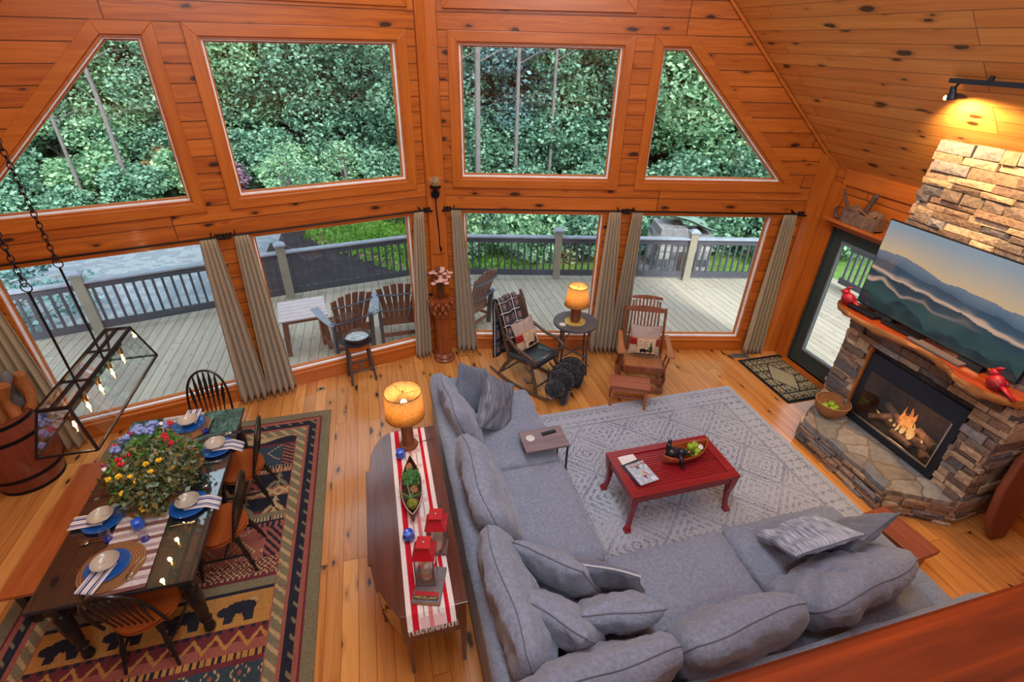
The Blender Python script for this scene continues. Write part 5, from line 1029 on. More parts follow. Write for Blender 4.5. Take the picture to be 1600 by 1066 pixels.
# ------------------------------------------------------------------ console with its things
mahog = wood('dark_mahogany', srgb(112, 58, 36), srgb(60, 30, 24), 1, .22, .9, .7); mahog_s = wood('mahogany_front', srgb(140, 72, 36), srgb(92, 42, 20), 2, .3, .9, .4)
t = thing('console_table', 'dark mahogany serpentine-front sideboard table behind the sofa', 'console table', (0, 0, 0))
def serp(o=0.0, x1=.29):
    P = [(x1, 1.975 + o), (-.17, 1.975 + o)]
    for k in range(1, 8): f = k / 8; P.append((-.17 - .17 * math.sin(f * PI / 2) + o, 1.975 + o + (.44 - o) * f))
    P += [(-.33 + o, 2.42), (-.362 + o, 2.42), (-.362 + o, 3.36), (-.33 + o, 3.36)]
    for k in range(1, 9): f = k / 8; P.append((-.33 + .24 * (1 - math.cos(f * PI / 2)) + o, 3.36 + (.47 - o) * math.sin(f * PI / 2)))
    return P + [(x1, 3.83 - o)]
g = G(); g.prism(serp(), .768, .79); g.build('tabletop', mahog, t, bevel=.004)
g = G(); g.prism(serp(.02, .275), .45, .768); g.build('cabinet_body', mahog_s, t)
for y0, y1, n in ((2.44, 2.88, 0), (2.9, 3.34, 1)):
    g = G(); g.bb((-.348, y0, .48), (-.338, y1, .745)); d = g.build('drawer', mahog, t, bevel=.003); q = G(); q.tube([(-.352, (y0 + y1) / 2 - .04, .63), (-.372, (y0 + y1) / 2 - .03, .615), (-.372, (y0 + y1) / 2 + .03, .615), (-.352, (y0 + y1) / 2 + .04, .63)], .004, 6); q.build('drawer_pull', brass, d, smooth=60)
for x, y in ((-.13, 2.02), (.25, 2.02), (-.31, 2.46), (-.31, 3.32), (-.08, 3.76), (.25, 3.78)): g = G(); g.bar((x, y, .0), (x, y, .5), .026, .026, w1=.045, t1=.045); g.build('leg', mahog_s, t)
g = G(); g.tube([(-.275, 2.16, .63), (-.29, 2.15, .6), (-.28, 2.18, .58)], .005, 6); g.box((-.262, 2.16, .63), (.01, .03, .05)); g.build('key_plate', brass, t)
def runf(u, v):
    r = random.random(); c = srgb(226, 214, 208)
    if .1 < u < .23 or .8 < u < .9: c = srgb(190, 30, 46)
    elif abs(u - .5) < .035: c = srgb(200, 120, 120)
    elif int(v * 40) % 4 == 0 and .25 < u < .78: c = srgb(214, 180, 176)
    elif abs(u - .36) < .012 or abs(u - .66) < .012: c = srgb(150, 120, 120)
    return tuple(x * (.9 + .15 * r) for x in c)
t = painted('table_runner', 46, 200, .32, 1.98, runf, cloth_v, loc=(.035, 2.895, .792), solid=.002, hf=lambda u, v: -.07 * max(0, .035 - v) / .035 if v < .035 else (-.05 * max(0, v - .965) / .035 if v > .965 else 0)); tag(t, 'white and red striped cloth runner along the console table', 'runner')
g = G()
for k in range(46): x = -.15 + k * .32 / 46; g.tube([(x, -.985, -.068), (x + random.uniform(-.008, .008), -.995, -.085), (x + random.uniform(-.01, .01), -1.0, -.105)], .002, 4)
g.build('fringe', plain('white_fringe', srgb(226, 216, 206), .9), t)['kind'] = 'stuff'
burl = NT('amber_burlap_shade'); o_ = burl.obj(); n1 = burl.noise(burl.vec(o_, 60, 60, 260), 1, 2); n2 = burl.noise(burl.vec(o_, 300, 300, 30), 1, 2); f_ = burl.math('MULTIPLY', n1, n2)
cb = burl.ramp(f_, [(.15, srgb(206, 158, 88)), (.35, srgb(255, 224, 160))]); dd = burl.n('ShaderNodeBsdfDiffuse', {0: cb}); tt_ = burl.n('ShaderNodeBsdfTranslucent', {0: cb}); burl.t.links.new(burl.n('ShaderNodeMixShader', {0: .6, 1: dd, 2: tt_}).outputs[0], burl.out.inputs[0]); burl = burl.m
rope_m = wood('twisted_rope_brown', srgb(166, 96, 50), srgb(110, 56, 28), 2, .6, 1); warm_b = emis('warm_bulb', srgb(255, 214, 140), 14)
def table_lamp(loc, lab, zb, zt, z1, rb, rt, col_r, energy, base, coil, lab2=None):
    t = thing('table_lamp', lab, 'lamp', loc); g = G(); base(g); g.build('base', rope_m, t, smooth=50)
    g = G(); n = int((zb + .06) / (coil * 1.7)); pts = []
    for k in range(n * 12): a = k * PI / 6; pts.append((col_r * math.cos(a), col_r * math.sin(a), .035 + (zb + .03) * k / (n * 12)))
    g.tube(pts, coil, 6); g.lathe([(col_r * .9, .02), (col_r * .9, zb + .05)], n=16); g.build('rope_column', rope_m, t, smooth=60)
    g = G(); g.lathe([(rb, zb), ((rb + rt) / 2 * (.97 if rb > rt * 1.1 else 1), (zb + z1) / 2), (rt, z1)], n=48, cap=False); s = g.build('lamp_shade', burl, t, smooth=60)
    m = s.modifiers.new('s', 'SOLIDIFY'); m.thickness = .002
    for r, z in ((rb, zb), (rt, z1)): g = G(); g.tube([(r * math.cos(k * PI / 24), r * math.sin(k * PI / 24), z) for k in range(48)], .0035, 5, closed=True); g.build('shade_rim', rope_m, s, smooth=60)
    g = G(); hz = z1 - .02
    for k in range(3): a = k * 2.094; g.tube([(0, 0, hz), (rt * .99 * math.cos(a), rt * .99 * math.sin(a), z1 - .004)], .002, 5)
    g.tube([(0, 0, zb + .05), (0, 0, zb + .08)], .012, 8); g.tube([(.0, 0, zb + .07), (.05, 0, zb + .13), (.04, 0, hz - .02), (0, 0, hz), (-.04, 0, hz - .02), (-.05, 0, zb + .13), (0, 0, zb + .07)], .002, 5); g.ball((0, 0, hz + .018), (.008, .008, .014), 8); g.build('harp', brass, t, smooth=60)
    g = G(); g.lathe([(.012, 0), (.028, .04), (.03, .06), (.02, .085), (0, .092)], (0, 0, zb + .08), 16); g.build('bulb', warm_b, t, smooth=60); lamp('lamp_glow', 'POINT', (loc[0], loc[1], loc[2] + zb + .15), energy, (1, .74, .42), .05)
def b1(g): g.lathe([(.085, 0), (.088, .015), (.08, .03), (.05, .035), (0, .035)], n=28)
table_lamp((.03, 3.60, .7935), 'tall table lamp with amber drum shade on the console table', .36, 0, .62, .172, .162, .045, 7, b1, .009)
g = G(); g.tube([(.07, 0, .012), (.14, .02, .004), (.22, .03, .012), (.255, .02, .006), (.262, -.02, -.05), (.262, -.03, -.5)], .003, 6); g.build('cord', plain('tv_black', (0, 0, 0)), [o for o in COL.objects if o.name == 'table_lamp'][0])
# canoe planter
t = thing('canoe_planter', 'small canoe-shaped planter with succulents and moss on the red striped runner', 'planter', (.01, 3.02, .794), -3); bk_b = plain('birch_brown_canoe', srgb(96, 54, 42), .6, var=.4, sc=30)
def hull(u, v, L=.33, W=.085, H=.085, k=1.0):
    y = (u * 2 - 1); w = W * (1 - abs(y) ** 2.2); a = (v - .5) * PI; return (w * math.sin(a) * k, y * L, H * (1 - math.cos(a) * .95) * .9 + .045 * abs(y) ** 4 * (abs(math.sin(a)) if abs(y) < 1 else 1))
g = G(); g.grid(hull, 30, 14); g.build('canoe', bk_b, t, smooth=60, solid=.005)
g = G(); 
for s in (0, 1): g.tube([hull(k / 30, s) for k in range(31)], .004, 5)
for q in (.92, .95, .98): g.tube([(hull(q, v / 8)[0], hull(q, v / 8)[1], hull(q, v / 8)[2]) for v in range(9)], .0022, 5)
g.build('stitching', plain('pale_birch_stitch', srgb(206, 180, 170), .7), t, smooth=60)
pts = [(random.gauss(0, .03), .06 + random.gauss(0, .035), .115 + random.uniform(-.02, .03)) for _ in range(900)]; me = leafmesh('succulent', pts, None, .022, srgb(50, 120, 60), srgb(130, 180, 110), 1.2); me.materials.append(leaf_m); o = bpy.data.objects.new('succulent', me); COL.objects.link(o); o.parent = t
g = G(); g.ball((0, -.20, .09), .045, 14, jit=.3, fr=9); g.build('moss_ball', plain('yellow_green_moss', srgb(120, 124, 38), .95, var=.4, sc=60, bump=.8), t, smooth=180)
for c_, r_ in (((.02, -.06, .09), (.035, .04, .03)), ((-.01, .2, .09), (.03, .045, .025))): g = G(); g.ball(c_, r_, 12, jit=.35, fr=12); g.build('pine_cone', plain('pine_cone_brown', srgb(150, 100, 64), .9, var=.4, sc=50, bump=.8), t, smooth=60)
g = G()
for k in range(12): a = k * .9; g.bar((-.01, -.12, .07), (-.01 + .11 * math.cos(a), -.12 + .11 * math.sin(a), .10 + .03 * (k % 3)), .016, .003, w1=.002, t1=.001)
g.build('spiky_leaves', plain('aloe_green', srgb(78, 116, 62), .5, var=.3), t)
# book with red lanterns
t = thing('hardcover_book', 'hardcover book titled in block letters lying under the front red lantern', 'book', (.05, 2.145, .794), -18); g = G(); g.box((0, 0, .013), (.185, .265, .02)); g.build('pages', plain('golden_page_edge', srgb(222, 160, 70), .7), t)
g = G(); g.box((0, 0, .0255), (.192, .272, .004)); g.box((0, 0, .002), (.192, .272, .004)); g.box((-.095, 0, .013), (.004, .272, .026)); g.build('cover', plain('grey_brown_cover', srgb(106, 96, 98), .4, var=.3, sc=12), t, bevel=.001)
g = G(); g.box((-.005, -.070, .0281), (.16, .03, .001)); g.build('red_band', plain('red_band_print', srgb(170, 26, 30), .5), t)
g = G(); g.box((-.005, -.1, .0281), (.165, .028, .001)); g.build('black_band', plain('tv_black', (0, 0, 0)), t)
def text(s, size, mat, parent, M, ext=.0006, name='lettering'):
    c = bpy.data.curves.new(name, 'FONT'); c.body = s; c.size = size; c.extrude = ext; c.align_x = 'CENTER'; c.align_y = 'CENTER'; o = bpy.data.objects.new(name, c)
    me = bpy.data.meshes.new_from_object(o); me.transform(M); me.materials.append(mat); bpy.data.objects.remove(o); q = bpy.data.objects.new(name, me); COL.objects.link(q); q.parent = parent; return q
text('MISCELLANY', .027, plain('gold_lettering', srgb(222, 190, 110), .4), t, TM(-.005, -.1, .0292))
redl = plain('red_enamel', srgb(178, 24, 34), .3, var=.12, Coat_Weight=.3); galv = plain('aged_grey_metal', srgb(120, 104, 100), .4, .6)
def lantern(loc, rz, lab, band):
    t = thing('candle_lantern', lab, 'lantern', loc, rz, 'red metal candle lanterns'); w = .062; H = .27; g = G(); g.box((0, 0, .006), (.14, .14, .012))
    for x in (-w, w):
        for y in (-w, w): g.box((x, y, H / 2), (.008, .008, H))
    for s in (-w, w): g.box((s, 0, H), (.008, .13, .008)); g.box((0, s, H), (.13, .008, .008))
    g.build('frame', galv, t)
    for M in (TM(0, w, H / 2), TM(0, -w, H / 2), TM(w, 0, H / 2, rz=90), TM(-w, 0, H / 2, rz=90)): g = G(); g.box((0, 0, 0), (.115, .002, H - .02), M); g.build('glass_panel', clear_gl, t)
    g = G(); g.box((0, 0, H + .036), (.155, .155, .066), t=(.45, .45)); g.box((0, 0, H + .08), (.078, .078, .026)); r_ = g.build('roof', redl, t, bevel=.002); g = G(); g.box((0, 0, H + .097), (.095, .095, .009)); g.build('chimney_cap', redl, t, bevel=.002); g = G(); g.ball((0, 0, H + .104), (.01, .01, .006), 10); g.build('rivet', steel, t, smooth=180)
    g = G(); g.tube([(.04, -.04 + .0, H + .05), (.075, -.05, H + .06), (.08, 0, H + .05), (.075, .05, H + .06), (.04, .04, H + .05)], .0025, 6); g.build('ring_handle', redl, t, smooth=60)
    g = G(); g.lathe([(.036, .012), (.036, .17), (.031, .174), (.01, .168), (0, .168)], n=24); c = g.build('pillar_candle', plain('ivory_wax', srgb(226, 204, 170), .5), t, smooth=50)
    if band: g = G(); g.lathe([(.0364, .05), (.0364, .053)], n=24, cap=False); g.lathe([(.0364, .058), (.0364, .06)], n=24, cap=False); g.build('twine', plain('tv_black', (0, 0, 0)), c)
lantern((.04, 2.205, .8225), -14, 'red-roofed candle lantern standing on the book', True); lantern((.15, 2.44, .794), -14, 'red-roofed candle lantern behind the one on the book', False)
# C-shaped table with remote
t = thing('c_side_table', 'small C-shaped side table with grey wood top over the sofa seat', 'table', (1.35, 3.56, .012)); g = G(); g.box((0, 0, .61), (.45, .30, .022)); g.build('tabletop', wood('driftwood_grey', srgb(158, 140, 144), srgb(110, 94, 98), 0, .5, .8), t, bevel=.002)
mt_ = plain('gunmetal_tube', srgb(70, 70, 76), .4, .7)
for y in (-.13, .13): g = G(); g.bar((.21, y, 0), (.21, y, .6), .018, .018); g.build('leg', mt_, t)
g = G(); g.bar((-.2, -.13, .592), (.215, -.13, .592), .018, .014); g.bar((-.2, .13, .592), (.215, .13, .592), .018, .014); g.bar((-.14, -.13, .008), (.215, -.13, .008), .016, .018); g.bar((-.14, .13, .008), (.215, .13, .008), .016, .018); g.bar((.21, -.13, .008), (.21, .13, .008), .016, .018); g.build('frame', mt_, t)
def coaster(loc, lab): tag(disc(.045, .008).build('coaster', plain('white_stone', srgb(214, 210, 204), .5), loc=loc, smooth=40), lab, 'coaster', 'white round coasters')
coaster((1.215, 3.585, .634), 'white round coaster on the C-shaped side table')
t = tag(G().box((0, 0, .009), (.155, .04, .016)).build('remote_control', plain('tv_black', (0, 0, 0)), loc=(1.42, 3.62, .634), rz=8, bevel=.004), 'black remote control on the C-shaped side table', 'remote')
g = G()
for k in range(8): g.box((-.06 + .017 * k, .008 * (-1) ** k, .018), (.008, .008, .003))
g.build('buttons', mt_, t)
# coffee table
redw = wood('brick_red_paint', srgb(172, 38, 44), srgb(128, 24, 32), 0, .35, .7, .3)
t = thing('coffee_table', 'brick red painted coffee table with a slatted top on the pale rug', 'coffee table', (2.51, 3.04, .018)); X, Y = .57, .30; g = G()
for a, b in (((-X, -Y, .455), (X, -Y + .075, .49)), ((-X, Y - .075, .455), (X, Y, .49)), ((-X, -Y + .075, .455), (-X + .09, Y - .075, .49)), ((X - .09, -Y + .075, .455), (X, Y - .075, .49))): g.bb(a, b)
g.build('frame', redw, t, bevel=.003); g = G()
for k in range(15): y = -Y + .09 + k * (2 * Y - .18) / 14; g.box((0, y, .466), (2 * X - .18, .024, .016))
g.box((0, 0, .452), (2 * X - .17, 2 * Y - .14, .008)); g.build('slatted_panel', redw, t)
g = G(); g.box((0, -Y + .03, .42), (2 * X - .1, .02, .07)); g.box((0, Y - .03, .42), (2 * X - .1, .02, .07)); g.box((-X + .03, 0, .42), (.02, 2 * Y - .1, .07)); g.box((X - .03, 0, .42), (.02, 2 * Y - .1, .07)); g.build('apron', redw, t)
for sx in (-1, 1):
    for sy in (-1, 1):
        g = G(); prof = [(.455, .08, 0), (.36, .07, .0), (.25, .05, .006), (.12, .038, .0), (.05, .042, -.01), (.03, .06, -.02), (0, .065, -.022)]
        for (z0, w0, o0), (z1, w1, o1) in zip(prof, prof[1:]): g.bar((sx * (X - .045 - o0), sy * (Y - .045 - o0), z0), (sx * (X - .045 - o1), sy * (Y - .045 - o1), z1), w0, w0, up=(0, 1, 0), w1=w1, t1=w1)
        g.build('leg', redw, t, bevel=.003)
CT = .018 + .475
tag(G().box((0, 0, .003), (.21, .27, .006)).build('paper_sheet', plain('white_paper', srgb(226, 222, 220), .6), loc=(2.11, 3.13, CT), rz=4), 'white sheet of paper under the magazine on the coffee table', 'paper')
tag(G().box((0, 0, .005), (.215, .28, .01)).build('magazine', plain('dark_cover', srgb(44, 44, 56), .4), loc=(2.135, 3.02, CT + .007), rz=12), 'dark magazine below the top magazine on the coffee table', 'magazine')
def magf(u, v):
    r = random.random(); n = noise.noise(Vector((u * 6, v * 6, 0))); c = srgb(170, 184, 200) if v < .8 else srgb(150, 160, 170)
    if n > .2: c = srgb(200, 208, 216)
    if v > .9: c = srgb(200, 206, 212) if v < .95 or int(u * 22) % 2 else srgb(60, 70, 90)
    if .5 > abs((u - .52) / .16) * .5 + abs((v - .45) / .3) * .5: c = srgb(190, 186, 180) if v > .35 else srgb(150, 70, 80)
    if (u - .5) ** 2 / .006 + (v - .74) ** 2 / .006 < 1: c = srgb(110, 80, 76)
    if abs(u - .66) < .1 and abs(v - .42 + (u - .66)) < .05: c = srgb(170, 110, 110)
    if u > .68 and v < .2 and u < .96 and v > .04: c = srgb(214, 220, 230)
    return tuple(x * (.85 + .25 * r) for x in c)
t = thing('magazine', 'glossy magazine with a winter cover and red title on the coffee table', 'magazine', (2.16, 3.00, CT + .0185), 8); G().box((0, 0, .004), (.205, .27, .008)).build('pages', plain('white_paper', (0, 0, 0)), t); painted('cover', 42, 54, .205, .27, magf, vcol('glossy_print', .25, 0, 1, 0, spec=.4), t, M=TM(0, 0, .0085)); text('MOUNTAIN', .038, plain('red_print', srgb(186, 40, 56), .4), t, TM(0, .098, .0092), .0003); text('WINTER ISSUE', .012, plain('tv_black', (0, 0, 0)), t, TM(0, .124, .0092), .0003)
# carved canoe bowl with bear cub
bowl_w = wood('carved_orange_wood', srgb(196, 92, 44), srgb(132, 54, 26), 0, .35, 1, .3)
t = thing('canoe_bowl', 'carved wooden canoe bowl with a black bear figure and green apples on the coffee table', 'bowl', (2.68, 3.10, CT + .001), 6)
def hb(u, v, k=1.0): y = (u * 2 - 1); w = .105 * (1 - abs(y) ** 2.6); a = (v - .5) * PI; return (y * .26, w * math.sin(a), (.10 * (1 - math.cos(a)) + .004 + .05 * max(0, y) ** 3 * abs(math.sin(a)) + .02 * abs(y) ** 4))
g = G(); g.grid(hb, 34, 16); g.build('bowl', bowl_w, t, smooth=60, solid=.012)
bear_b = plain('black_bear_paint', srgb(30, 32, 40), .35, var=.3, sc=20, bump=.2)
g = G(); g.ball((-.16, .0, .13), (.07, .055, .05), 14); g.ball((-.07, -.03, .125), (.05, .042, .04), 12); g.ball((-.02, -.045, .115), (.03, .028, .025), 12); g.tube([(-.19, .02, .14), (-.2, .03, .19), (-.19, .035, .225)], [.03, .024, .02], 10); g.ball((-.185, .04, .24), (.022, .02, .022), 10); g.tube([(-.12, -.05, .12), (-.12, -.10, .10), (-.115, -.125, .05)], [.026, .022, .02], 10); g.ball((-.115, -.13, .04), (.022, .02, .018), 10); g.ball((-.085, -.005, .16), .012, 8); g.ball((-.09, -.06, .155), .012, 8); g.ball((.03, -.07, .12), (.025, .016, .014), 10); g.build('bear_figure', bear_b, t, smooth=180)
g = G(); g.ball((-.01, -.055, .128), (.018, .015, .014), 10); g.ball((-.145, .07, .175), (.022, .02, .018), 10); g.build('bear_muzzle', plain('tan_muzzle', srgb(190, 120, 70), .5), t, smooth=180)
for k, (x, y, z, l) in enumerate([(.0, .02, .04, 'next to the bear figure'), (.07, .03, .045, 'at the back of the heap'), (.065, -.04, .04, 'at the front of the heap'), (.135, .0, .045, 'toward the tall end'), (.05, .0, .105, 'on top of the heap'), (.115, .045, .09, 'resting high at the back')]): apple((2.68 + x, 3.10 + y, CT + z - .012), k * 70, 'green apple in the canoe bowl, ' + l, 'apples in the canoe bowl')
g = G(); g.ball((.17, .0, .09), (.035, .04, .02), 12, jit=.5, fr=8); g.build('crumpled_paper', plain('white_paper', (0, 0, 0)), t, smooth=60)
# ------------------------------------------------------------------ chairs by the windows
dkw = wood('weathered_brown_wood', srgb(112, 84, 66), srgb(66, 48, 38), 2, .4, 1, .15); leather = plain('dark_blue_black_leather', srgb(44, 50, 58), .28, var=.25, sc=5, bump=.05, Coat_Weight=.3)
t = thing('rocking_chair', 'dark wooden gooseneck rocking chair with black leather seat and plaid throw', 'chair', (1.80, 5.42, 0), 32)
g = G(); padbox(g, (0, -.02, .42), (.5, .5, .09), .04, .02, .002, 3); g.build('seat', leather, t, smooth=180)
for s in (-1, 1):
    g = G(); pts = [(s * .23, .2, .33), (s * .235, .24, .5), (s * .24, .33, .8), (s * .245, .43, 1.06), (s * .245, .47, 1.14)]; g.tube(pts, [.026, .03, .028, .026, .018], 8); g.build('back_post', dkw, t, smooth=60)
    g = G(); pts = [(s * .24, .31, .74), (s * .27, .2, .70), (s * .30, .02, .62), (s * .31, -.16, .60), (s * .30, -.27, .57), (s * .29, -.29, .50), (s * .28, -.22, .45), (s * .27, -.16, .47)]; g.tube(pts, [.024, .022, .02, .024, .026, .026, .024, .018], 8); g.build('arm', dkw, t, smooth=60)
    g = G(); g.tube([(s * .28, -.52, .07), (s * .28, -.3, .035), (s * .28, 0, .022), (s * .28, .3, .04), (s * .28, .52, .10)], [.016, .02, .02, .02, .016], 8); g.build('rocker', dkw, t, smooth=60)
    for y0, y1 in ((-.18, -.34), (.16, .36)): g = G(); g.tube([(s * .22, y0, .37), (s * .25, (y0 + y1) / 2, .24), (s * .28, y1, .05)], [.024, .026, .018], 8); g.build('leg', dkw, t, smooth=60)
    g = G(); g.tube([(s * .25, -.1, .37), (s * .26, -.24, .30), (s * .27, -.26, .2), (s * .27, -.16, .15), (s * .27, -.1, .2)], [.014, .016, .018, .016, .012], 8); g.build('scroll_brace', dkw, t, smooth=60)
g = G(); g.tube([(-.27, -.28, .11), (.27, -.28, .11)], .014, 8); g.tube([(-.27, .3, .12), (.27, .3, .12)], .014, 8); g.build('stretcher', dkw, t, smooth=60)
g = G(); M = TM(0, .325, .78, -17); padbox(g, (0, 0, 0), (.45, .05, .68), .02, 0, .002, 5, M=M); g.build('backrest', plain('brown_leather_back', srgb(78, 60, 54), .4, var=.25, sc=6), t, smooth=180)
def plaid(u, v):
    x, y = u * .3, v * 1.2; c = srgb(84, 90, 102)
    a = (x / .1) % 1; b = (y / .13) % 1
    if .6 < a < .9 and .55 < b < .9: c = srgb(156, 114, 98)
    if a < .14 or .3 < a < .36: c = srgb(34, 36, 44)
    if b < .14 or .3 < b < .35: c = srgb(38, 40, 48)
    if .2 < a < .25 or abs(b - .22) < .03: c = srgb(206, 196, 184)
    r = random.random(); return tuple(k * (.85 + .25 * r) for k in c)
th = thing('plaid_throw', 'grey, rust and cream plaid throw over the back of the dark rocking chair', 'blanket', (1.80, 5.42, 0), 32)
vs = []; fs = []; cs = []; NU, NV = 30, 110
path = [(.215, .62), (.25, .78), (.30, .93), (.36, 1.08), (.40, 1.165), (.43, 1.175), (.455, 1.13), (.455, .95), (.45, .7), (.45, .45), (.45, .26)]
for j in range(NV + 1):
    q = j / NV * (len(path) - 1); k = min(len(path) - 2, int(q)); f = q - k; y = path[k][0] * (1 - f) + path[k + 1][0] * f; z = path[k][1] * (1 - f) + path[k + 1][1] * f
    for i in range(NU + 1): u = i / NU; vs.append((-.275 + .34 * u, y + .012 * math.sin(u * 11 + j * .02) + (-.005 if j < 60 else .012), z))
for j in range(NV):
    for i in range(NU): a = j * (NU + 1) + i; fs.append((a, a + 1, a + NU + 2, a + NU + 1)); cs.append(plaid((i + .5) / NU, (j + .5) / NV))
g = G(); g.add(vs, fs); g.build('cloth', cloth_v, th, fcol=cs, recalc=False, smooth=180, solid=.012)
def camp(u, v):
    r = .9 + .15 * random.random(); c = srgb(176, 158, 148) if v > .58 else (srgb(150, 40, 40) if v > .34 else srgb(186, 160, 134))
    if abs(v - .58) < .02: c = srgb(190, 120, 90)
    return tuple(k * r for k in c)
def bearpanel(u, v):
    c = srgb(196, 170, 138); r = .85 + .25 * random.random(); k = srgb(34, 30, 30)
    if ((u - .36) / .2) ** 2 + ((v - .26) / .1) ** 2 < 1 or ((u - .58) / .08) ** 2 + ((v - .25) / .07) ** 2 < 1 or (v > .1 and v < .25 and (abs(u - .25) < .04 or abs(u - .46) < .04)): c = k
    if abs(u - .74) < max(0, (.85 - v) * .28) * (.5 + .5 * (int(v * 22) % 2)) and .15 < v < .85 or (abs(u - .74) < .02 and .06 < v < .2): c = srgb(52, 60, 46)
    if v < .06: c = srgb(90, 70, 50)
    if v > .45 and u < .6 and noise.noise(Vector((u * 14, v * 50, 0))) > .25: c = srgb(120, 104, 90)
    return tuple(x * r for x in c)
def campcush(label, loc, yaw, lean, seed, w=.42):
    o = cushion('bear_cushion', label, w, w, .13, loc, yaw, lean, cloth_v, seed, 0, .008, 'bear cushions', fabric('brown_pipe', srgb(120, 90, 70), srgb(140, 108, 84)), cf=camp, rim=.004)
    M = rotm(-lean, 0, 0) @ Matrix(((1, 0, 0, .02), (0, 0, -1, -.075), (0, 1, 0, -.075), (0, 0, 0, 1)))
    p = painted('printed_panel', 34, 30, .25, .22, bearpanel, cloth_v, o, M=M, smooth=180, hf=lambda u, v: .03 * (max(0, (1 - (2 * u - 1) ** 2) * (1 - (2 * v - 1) ** 2))) ** .5 - .012); p.modifiers.new('s', 'SOLIDIFY').thickness = .01
campcush('taupe and red cushion with a bear panel on the black leather rocking chair seat', (1.73, 5.55, .66), 32, 24, 41); 
gl = wood('golden_oak', srgb(206, 140, 84), srgb(150, 88, 46), 1, .4, .9, .1); glr = wood('reddish_hickory', srgb(168, 98, 62), srgb(110, 56, 34), 2, .45, .9, .1)
t = thing('glider_rocker', 'rustic slatted wooden glider rocker with twisted hickory arm supports', 'chair', (3.23, 5.02, 0), -24)
g = G(); 
for k in range(8): y = -.24 + k * .062; g.box((0, y, .41 - .008 * k), (.5, .05, .018))
g.build('seat', gl, t, bevel=.002)
g = G(); g.bb((-.27, -.28, .33), (.27, -.255, .42)); g.bb((-.27, -.28, .33), (-.25, .24, .39)); g.bb((.25, -.28, .33), (.27, .24, .39)); g.build('seat_rail', glr, t, bevel=.003)
bk_ = lambda z: .2 + (z - .38) * .28
for s in (-1, 1):
    g = G(); g.tube([(s * .275, bk_(.2) + .02, .22), (s * .27, bk_(.6), .6), (s * .265, bk_(.98), .98)], .018, 8); g.build('back_post', glr, t, smooth=60)
    g = G(); g.tube([(s * .265, bk_(.9) - .01, .88), (s * .25, bk_(.7) - .05, .72), (s * .26, bk_(.5) - .04, .5)], .009, 6); g.build('bent_brace', glr, t, smooth=60)
    g = G(); g.prism([(-.045, -.36), (.04, -.36), (.05, -.28), (.035, -.1), (.03, .22), (-.03, .22), (-.035, -.1), (-.055, -.28)], .64, .665); o = g.build('armrest', gl, t, bevel=.006); o.location = (s * .31, 0, 0)
    for y in (-.26, -.1): g = G(); g.tube([(s * .29 + .012 * math.sin(k * 1.2), y + .012 * math.cos(k * 1.2), .16 + .06 * k) for k in range(9)], .014, 7); g.build('twisted_support', glr, t, smooth=60)
    g = G(); g.bb((s * .29 - .02, -.3, .05), (s * .29 + .02, .34, .09)); g.build('base_rail', glr, t, bevel=.003)
    for y in (-.26, .28): g = G(); g.tube([(s * .29, y, .07), (s * .29, y * .8, .3), (s * .27, y * .75, .36)], .016, 7); g.build('leg', glr, t, smooth=60)
g = G(); g.bb((-.29, -.29, .03), (.29, -.25, .1)); g.bb((-.29, .27, .03), (.29, .31, .1)); g.bb((-.27, -.27, .17), (.27, -.25, .25)); g.build('base_stretcher', glr, t, bevel=.003)
for k in range(7):
    x = -.135 + k * .045; g = G(); g.bar((x * .95, bk_(.42), .42), (x * 1.05, bk_(1.08 - abs(k - 3) * .004), 1.09 - abs(k - 3) * .005), .022, .012, up=(0, 1, 0)); g.build('back_slat', glr, t)
for s in (-1, 1): g = G(); g.bar((s * .19, bk_(.4), .4), (s * .175, bk_(1.06), 1.06), .024, .02, up=(0, 1, 0)); g.build('back_stile', glr, t)
def crest(z, w, hh, nm):
    g = G(); n = 12; poly = [(-w + 2 * w * k / n, hh * .5 + hh * .7 * math.sin(PI * k / n)) for k in range(n + 1)] + [(w, -hh * .5), (-w, -hh * .5)]; g.prism(poly, -.011, .011, Matrix.Translation((0, bk_(z), z)) @ rotm(74)); g.build(nm, glr, t, bevel=.003)
crest(.94, .28, .05, 'middle_rail'); crest(1.10, .20, .032, 'crest_rail')
campcush('taupe and red cushion with a bear panel on the slatted glider rocker seat', (3.28, 5.10, .62), -24, 20, 44)
t = thing('footstool', 'small reddish wooden footstool in front of the glider rocker', 'stool', (2.86, 4.60, 0), -26); rw2 = wood('footstool_wood', srgb(190, 118, 84), srgb(150, 80, 52), 0, .45, .8, .1); g = G(); g.box((0, -.065, .335), (.5, .125, .02)); g.box((0, .065, .335), (.5, .125, .02)); g.build('seat', rw2, t, bevel=.003)
g = G(); g.box((0, -.1, .28), (.42, .018, .06)); g.box((0, .1, .28), (.42, .018, .06)); g.box((0, 0, .1), (.4, .03, .03)); g.build('apron', rw2, t)
for x in (-.2, .2):
    for y in (-.1, .1): g = G(); g.bar((x * 1.08, y * 1.1, 0), (x, y, .325), .035, .028); g.build('leg', rw2, t)
